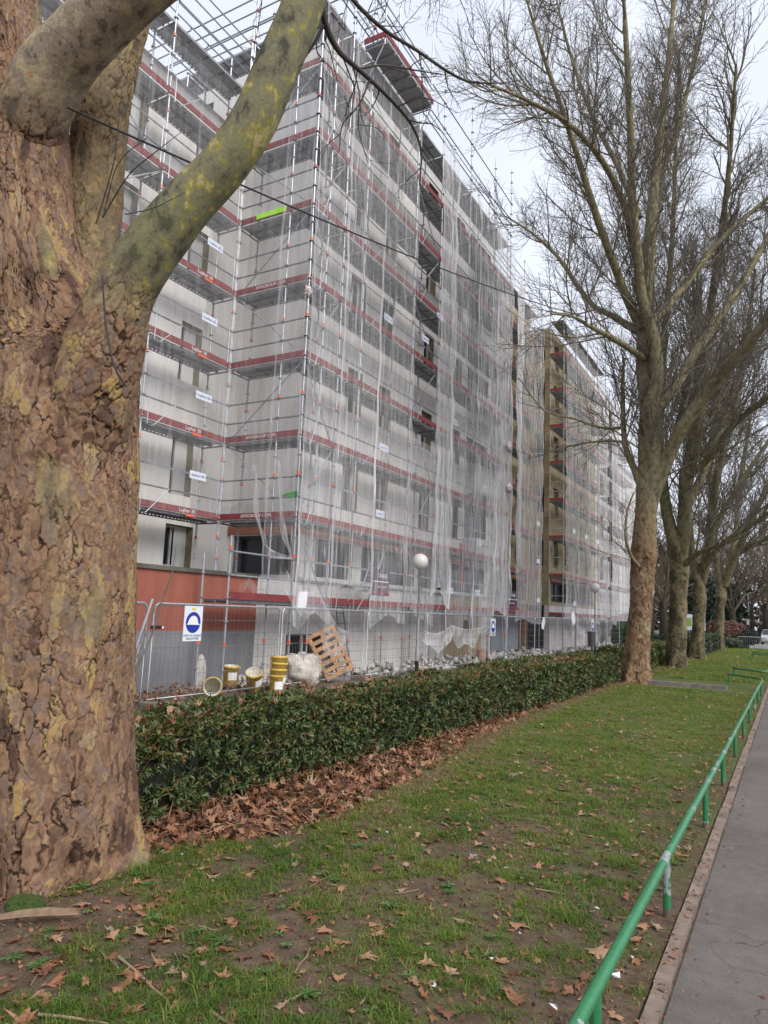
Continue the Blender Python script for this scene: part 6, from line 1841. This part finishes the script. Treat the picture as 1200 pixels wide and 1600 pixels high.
# weeds: rosettes of broad leaves
def weeds(n, seed):
    r = np.random.default_rng(seed)
    Vs, Fs, rv, off = [], [], [], 0
    spots = []
    for (px, py) in ((215, 1370), (130, 1390), (240, 1440), (345, 1480), (310, 1462), (20, 1500), (60, 1510), (640, 1530), (480, 1560), (300, 1395), (505, 1370), (610, 1420), (700, 1390), (560, 1325)):
        q = gz(px, py, 0.03); spots.append((q[0], q[1], 0.04 + 0.025 * r.random()))
    for k in range(n):
        spots.append((-4.2 + 3.5 * r.random(), 1.8 + 10 * r.random() ** 1.4, 0.014 + 0.03 * r.random() ** 2))
    for (x, y, s_) in spots:
        nl = r.integers(7, 14)
        for j in range(nl):
            az = j / nl * 6.283 + r.random() * 0.5; t = np.linspace(0, 1, 5)
            wv = np.array([0.06, 0.09, 0.17, 0.16, 0.02]) * s_ * (0.8 + 0.4 * r.random())
            el = 0.25 + 0.6 * r.random()
            rad = s_ * t * (0.8 + 0.5 * r.random()); z = s_ * (el * t - 0.75 * el * t ** 2)
            c = np.stack([x + np.cos(az) * rad, y + np.sin(az) * rad, lawn_z(x, y) + 0.008 + z], -1)
            sd = np.array([-math.sin(az), math.cos(az), 0])
            V = np.concatenate([c + sd * wv[:, None] + [0, 0, 0.012 * s_ / 0.1], c, c - sd * wv[:, None] + [0, 0, 0.012 * s_ / 0.1]])
            f = []
            for q in range(4):
                f += [(q, q + 1, q + 6), (q, q + 6, q + 5), (q + 5, q + 6, q + 11), (q + 5, q + 11, q + 10)]
            Vs.append(V); Fs.append(np.array(f) + off); off += 15; rv.append(np.full(15, r.random()))
    o = link('weeds', npmesh('weeds', np.concatenate(Vs), np.concatenate(Fs), {'rnd': np.concatenate(rv)}, True), M_['weed'])
    tag(o, 'broad leaved weed rosettes dotted over the worn lawn', 'weeds', None, 'stuff')
weeds(420, 3)
# twigs lying about
pol = []
for k in range(130):
    x, y = -4.4 + 3.7 * r.random(), 1.6 + 10 * r.random() ** 1.7
    az = r.random() * 6.28; L = 0.06 + 0.25 * r.random() ** 2
    t = np.linspace(-0.5, 0.5, 4)
    P = np.stack([x + np.cos(az) * L * t + r.normal(size=4) * 0.006, y + np.sin(az) * L * t + r.normal(size=4) * 0.006, np.full(4, 0.0)], -1)
    P[:, 2] = lawn_z(P[:, 0], P[:, 1]) + 0.008 + 0.004 * r.random()
    pol.append((P, np.full(4, 0.002 + 0.003 * r.random())))
for rows in ([(185, 1495), (215, 1520), (240, 1545), (262, 1562)], [(330, 1580), (350, 1595), (385, 1610)], [(60, 1585), (110, 1590), (170, 1600)]):
    P, _ = crom(np.array([gz(a, b_, 0.045) for a, b_ in rows]), 10)
    pol.append((P, np.linspace(0.008, 0.005, 10)))
tag(link('twig_litter', tubes_mesh('twig_litter', pol, 5), simple('dry_stick', (0.26, 0.19, 0.12), 0.9)), 'dry twigs lying on the worn lawn', 'twigs', None, 'stuff')
# white litter scraps on the lawn
sc_pts = [(282, 1338 + 0, .05), (741, 1341, 0.07), (792, 1360, .035), (817, 1375, .05), (847, 1375, .05), (930, 1423, .045), (768, 1503, .035), (963, 1530, .06), (812, 1462, .03), (683, 1545, .04), (745, 1408, .03), (865, 1575, .05), (986, 1499, .03), (640, 1295, .03), (1080, 1232, .04), (958, 1180, .05), (925, 1062 + 130, .03), (604, 1303, .03), (620, 1305, .025), (335, 1380, .04)]
pn = 0
Vs, Fs = [], []
for (a, b_, s_) in sc_pts:
    q = gz(a, b_, 0.04)
    V = (r.random((5, 3)) - 0.5) * np.array([1.2, 0.9, 0.5]) * s_ + q + [0, 0, 0.015]
    Vs.append(V); Fs.append(np.array([(0, 1, 2), (0, 2, 3), (1, 4, 2), (0, 3, 4)]) + 5 * pn); pn += 1
tag(link('litter', npmesh('litter', np.concatenate(Vs), np.concatenate(Fs)), M_['paper']), 'scraps of white paper and plastic littering the lawn', 'litter', None, 'stuff')
# curled plank of fallen bark by the foot of the big tree
P, _ = crom(np.array([gz(-10, 1440, 0.06), gz(60, 1432, 0.07), gz(125, 1432, 0.06)]), 12)
mb = MB()
wd = 0.055 * np.array([0.3, 0.7, 0.9, 1, 1, 0.95, 1, 0.9, 0.8, 0.7, 0.5, 0.1])
V = np.concatenate([P + np.stack([0 * wd, wd * 0.7, 0.03 + 0 * wd], -1), P, P - np.stack([0 * wd, wd * 0.7, -0.012 + 0 * wd], -1)])
mb.add(V, [(i, i + 1, i + 13, i + 12) for i in range(11)] + [(i + 12, i + 13, i + 25, i + 24) for i in range(11)])
o = mb.build('bark_flake', M_['flake']); o.modifiers.new('thick', 'SOLIDIFY').thickness = 0.012
tag(o, 'large curled flake of fallen bark by the foot of the big trunk', 'bark')

# ------------------------------------------------------------------ green rails
def rail(pts, posts, label, h=0.37):
    o = thing('guard_rail', label, 'rail', (pts[0][0], pts[0][1], 0), 'low green tube rails')
    b = np.array(o.location)
    P, _ = crom(np.array([(p[0], p[1], h) for p in pts]), max(16, len(pts) * 8))
    mb = MB(); mb.tube(P - b, 0.0265, 14); mb.build('handrail', M_['green'], smooth=True).parent = o
    for (x, y) in posts:
        mb = MB()
        mb.bar((x - b[0], y - b[1], 0.08), (x - b[0], y - b[1], h - 0.015), 0.024, 12, 0)
        mb.bar((x - b[0], y - b[1], -0.05), (x - b[0], y - b[1], 0.08), 0.0245, 12, 1)
        mb.build('post', [M_['green'], M_['rail_base']], smooth=False).parent = o
posts = [(-0.71, 1.35 + 0.0), (-0.71, 3.05), (-0.71, 4.9), (-0.70, 7.1), (-0.70, 9.0), (-0.70, 11.0), (-0.70, 13.0), (-0.70, 15.0), (-0.70, 17.0), (-0.70, 19.0), (-0.70, 21.0)]
rail([(-0.71, 0.6), (-0.71, 3.0), (-0.71, 6), (-0.70, 9), (-0.70, 12), (-0.70, 15), (-0.70, 18), (-0.69, 21.0), (-0.70, 21.9), (-0.80, 22.4), (-1.05, 22.75), (-1.64, 23.6)], posts + [(-1.62, 23.55)], 'long low green tube rail beside the asphalt path, turning in at its far end')
rail([(-1.64, 25.9), (-1.05, 25.2), (-0.78, 24.95), (-0.66, 25.4), (-0.62, 27), (-0.62, 33), (-0.62, 38)], [(-1.62, 25.85), (-0.62, 27.0), (-0.62, 30), (-0.62, 33), (-0.62, 36)], 'second green rail, just past the gap at the low kerb', 0.42)
rail([(-1.70, 40.2), (-1.0, 39.5), (-0.66, 39.3)], [(-1.68, 40.15), (-0.70, 39.35)], 'third green rail, short one far up the lawn, nearer bar', 0.42)
rail([(-1.75, 42.6), (-1.0, 42.0), (-0.66, 42.3), (-0.62, 44), (-0.62, 52)], [(-1.72, 42.55), (-0.62, 44), (-0.62, 48)], 'third green rail, short one far up the lawn, farther bar', 0.42)

# ------------------------------------------------------------------ overhead cable
def catenary(a, b, sag, n=40):
    t = np.linspace(0, 1, n)[:, None]
    P = np.array(a) * (1 - t) + np.array(b) * t
    P[:, 2] -= (sag * 4 * t * (1 - t))[:, 0]
    return P
c0 = at(105, 168, 4.95); c1 = at(1003, 512, 20.7); c2 = at(1230, 530, 27)
mb = MB(); mb.tube(catenary(c0, c1, 0.30), 0.0085, 6); mb.tube(catenary(c1, c2, 0.1, 12), 0.0085, 6)
tag(mb.build('overhead_cable', M_['cable']), 'black overhead cable strung from the big trunk across to the next plane tree', 'cable')


# ------------------------------------------------------------------ far street things
pan = thing('information_panel', 'white information panel with lime green field, behind the slim trunk', 'panel', (-5.3, 50.0, 0))
mb = MB(); mb.box(-0.55, -0.17, -0.03, 0.03, 1.35, 2.36); mb.build('board', M_['board_white']).parent = pan
mb = MB(); mb.box(-0.52, -0.2, -0.036, -0.031, 1.6, 2.12); mb.build('lime_field', M_['signgreen']).parent = pan
mb = MB(); mb.box(0.25, 0.6, -0.03, 0.03, 1.35, 2.36); mb.build('board', M_['board_white']).parent = pan
mb = MB(); mb.box(0.27, 0.58, -0.036, -0.031, 1.55, 1.95); mb.build('grey_field', M_['greydoor']).parent = pan
for x in (-0.36, 0.42):
    mb = MB(); mb.bar((x, 0.035, 0), (x, 0.035, 1.4), 0.03, 8); mb.build('leg', M_['steel']).parent = pan
# traffic light on a mast arm
p = at(1171, 1003, 82); tl = thing('traffic_light', 'tall street mast with long arm and hanging dark signal heads', 'traffic light', (p[0], p[1], 0))
mb = MB(); mb.tube([(0, 0, 0), (0, 0, 6.6)], [0.09, 0.06], 10); mb.build('mast', M_['steel']).parent = tl
mb = MB(); mb.tube([(0, 0, 6.3), (-2.2, 0.1, 6.25), (-4.6, 0.1, 5.9)], [0.05, 0.04, 0.03], 8); mb.build('arm', M_['steel']).parent = tl
mb = MB(); mb.box(-0.25, 0.25, -0.2, 0.1, 5.6, 6.9); mb.bar((0, -0.25, 6.5), (0, -0.2, 6.5), 0.14, 12, 1); mb.build('signal_head', [M_['black'], M_['steel']]).parent = tl
mb = MB(); mb.box(0.28, 1.1, -0.2, 0.1, 5.55, 5.85); mb.build('side_lantern', M_['black']).parent = tl
p = at(1162, 1000, 80)
sg = thing('road_sign', 'two grey backed road signs on a slim post before the mast', 'road sign', (p[0], p[1], 0))
mb = MB(); mb.bar((0, 0, 0), (0, 0, 2.6), 0.035, 8); mb.build('post', M_['steel']).parent = sg
mb = MB(); mb.box(-0.1, 0.25, -0.05, -0.03, 1.9, 2.5); mb.build('plate', M_['frame']).parent = sg
mb = MB(); mb.box(0.3, 0.62, -0.05, -0.03, 1.85, 2.5); mb.build('plate', M_['farwall']).parent = sg
p = at(1131, 1000, 74)
po = thing('street_pole', 'plain pale street pole right of the last dark trunk', 'pole', (p[0], p[1], 0))
mb = MB(); mb.tube([(0, 0, 0), (0, 0, 3.9)], [0.1, 0.09], 10); mb.build('shaft', M_['steel']).parent = po
mb = MB(); mb.bar((0, 0, 3.9), (0, 0, 4.0), 0.14, 10); mb.build('cap', M_['steel']).parent = po
for k, (px, py) in enumerate(((1138, 972), (1148, 972), (1161, 971), (1178, 974))):
    p = at(px, py, 95)
    b = thing('white_post', 'white rounded post across the road, %s of the row' % ('leftmost', 'second from the left', 'third from the left', 'rightmost')[k], 'post', (p[0], p[1], 0), 'white posts across the road')
    mb = MB(); mb.lathe([(0.2, 0), (0.2, 0.9)], n=12); mb.build('shaft', M_['frame']).parent = b
    mb = MB(); mb.lathe([(0.2, 0.9)] + [(0.38 * math.sin(t), 1.3 - 0.38 * math.cos(t)) for t in np.linspace(0.5, PI, 10)], n=14); mb.build('head', M_['frame'], smooth=True).parent = b
p = at(1192, 985, 100)
hd = thing('site_hoarding', 'dark navy hoarding across the road at the right edge', 'hoarding', (p[0], p[1], 0))
mb = MB(); mb.box(-0.9, 3.4, 0, 0.08, 0.1, 1.25); mb.build('panel', M_['darknavy']).parent = hd
mb = MB()
for k in range(5): mb.box(-0.9 + k, -0.84 + k, -0.04, -0.002, 0, 1.3)
mb.build('stakes', M_['black']).parent = hd
# railings by the road
rl = thing('road_railing', 'grey upright bar railing at the road edge above the green rails', 'railing', (-2.0, 60.8, 0))
mb = MB(); mb.bar((-1.4, -1, 0.95), (3, 0.3, 0.95), 0.03, 6); mb.bar((-1.4, -1, 0.15), (3, 0.3, 0.15), 0.025, 6); mb.build('rails', M_['steel_dark']).parent = rl
mb = MB()
for k in range(30):
    q = k / 29
    mb.bar((-1.4 + 4.4 * q, -1 + 1.3 * q, 0), (-1.4 + 4.4 * q, -1 + 1.3 * q, 0.95), 0.014, 5)
mb.build('bars', M_['steel_dark']).parent = rl
# parked car
p = at(1206, 1003, 66)
car = thing('parked_car', 'silver car parked by the road, cut off at the right edge', 'car', (p[0], p[1] + 0.5, 0.02))
prof = [(-2.05, 0.35), (-2.1, 0.62), (-1.95, 0.82), (-1.15, 0.95), (-0.45, 1.42), (0.9, 1.46), (1.75, 1.05), (2.0, 0.95), (2.05, 0.4), (1.6, 0.28), (-1.7, 0.28)]
n = len(prof)
def carsec(x, s_): return [(x, q[0], q[1] if q[1] < 1.2 else q[1]) for q in prof]
mb = MB(); V = []
for x, ins in ((-0.84, 0.0), (0.84, 0.0)):
    for q in prof:
        k = 0.16 if q[1] > 1.2 else 0.0
        V.append((x * (1 - k), q[0], q[1]))
Fc = [(i, (i + 1) % n, n + (i + 1) % n, n + i) for i in range(n)] + [tuple(range(n))[::-1], tuple(range(n, 2 * n))]
mb.add(V, Fc); bd = mb.build('body', M_['carpaint']); bd.parent = car
bv = bd.modifiers.new('soft', 'BEVEL'); bv.width = 0.06; bv.segments = 3
mb = MB(); mb.quad((-0.75, -1.12, 0.99), (0.75, -1.12, 0.99), (0.67, -0.5, 1.40), (-0.67, -0.5, 1.40)); mb.build('windscreen', M_['glass']).parent = car
bpy.data.objects['windscreen'].location = (0, -0.02, 0.02)
for s_ in (-1, 1):
    mb = MB(); mb.add([(s_ * 0.85, -0.95, 0.98), (s_ * 0.85, 1.5, 1.0), (s_ * 0.735, 0.85, 1.40), (s_ * 0.735, -0.4, 1.38)], [(0, 1, 2, 3)]); mb.build('side_window', M_['glass']).parent = car
    for y in (-1.3, 1.3):
        mb = MB(); mb.bar((s_ * 0.68, y, 0.31), (s_ * 0.87, y, 0.31), 0.31, 20); w = mb.build('wheel', M_['tyre']); w.parent = car
        mb = MB(); mb.bar((s_ * 0.865, y, 0.31), (s_ * 0.88, y, 0.31), 0.19, 16); mb.build('rim', M_['steel']).parent = w
    mb = MB(); mb.box(s_ * 0.62 - 0.17, s_ * 0.62 + 0.17, -2.11, -2.05, 0.62, 0.76); mb.build('headlight', M_['frame']).parent = car

# ------------------------------------------------------------------ light
w = bpy.data.worlds.new('World'); SC.world = w; w.use_nodes = True
nt = w.node_tree; nt.nodes.clear()
sky = nt.nodes.new('ShaderNodeTexSky'); sky.sky_type = 'NISHITA'; sky.sun_disc = False
SE, SR = math.radians(42), math.radians(112)
sky.sun_elevation = SE; sky.sun_rotation = SR; sky.dust_density = 4.0; sky.air_density = 1.2
hs = nt.nodes.new('ShaderNodeHueSaturation'); hs.inputs['Saturation'].default_value = 0.35
nt.links.new(sky.outputs[0], hs.inputs['Color'])
tc = nt.nodes.new('ShaderNodeTexCoord')
nz = nt.nodes.new('ShaderNodeTexNoise'); nz.inputs['Scale'].default_value = 2.2; nz.inputs['Detail'].default_value = 5
nt.links.new(tc.outputs['Generated'], nz.inputs['Vector'])
cr = nt.nodes.new('ShaderNodeValToRGB')
cr.color_ramp.elements[0].position = 0.3; cr.color_ramp.elements[0].color = (4.85, 5.2, 6.05, 1)
cr.color_ramp.elements[1].position = 0.7; cr.color_ramp.elements[1].color = (5.8, 6.15, 7.0, 1)
nt.links.new(nz.outputs[0], cr.inputs[0])
mx = nt.nodes.new('ShaderNodeMix'); mx.data_type = 'RGBA'; mx.inputs[0].default_value = 0.85
nt.links.new(hs.outputs[0], mx.inputs[6]); nt.links.new(cr.outputs[0], mx.inputs[7])
bg = nt.nodes.new('ShaderNodeBackground'); bg.inputs[1].default_value = 0.1
nt.links.new(mx.outputs[2], bg.inputs[0])
ow = nt.nodes.new('ShaderNodeOutputWorld'); nt.links.new(bg.outputs[0], ow.inputs[0])
sd = bpy.data.lights.new('sun', 'SUN'); sd.energy = 1.5; sd.angle = math.radians(35); sd.color = (1.0, 0.96, 0.9)
so = bpy.data.objects.new('sun', sd); COL.objects.link(so)
# the sun stands behind the camera's right shoulder
az = math.radians(112)
dv = Vector((math.sin(az) * math.cos(SE), math.cos(az) * math.cos(SE), math.sin(SE)))
so.rotation_euler = dv.to_track_quat('Z', 'Y').to_euler()
SC.view_settings.view_transform = 'Standard'
SC.view_settings.look = 'None'
SC.view_settings.exposure = 0.84
SC.view_settings.gamma = 1.0
SC.cycles.transparent_max_bounces = 24
SC.cycles.max_bounces = 6
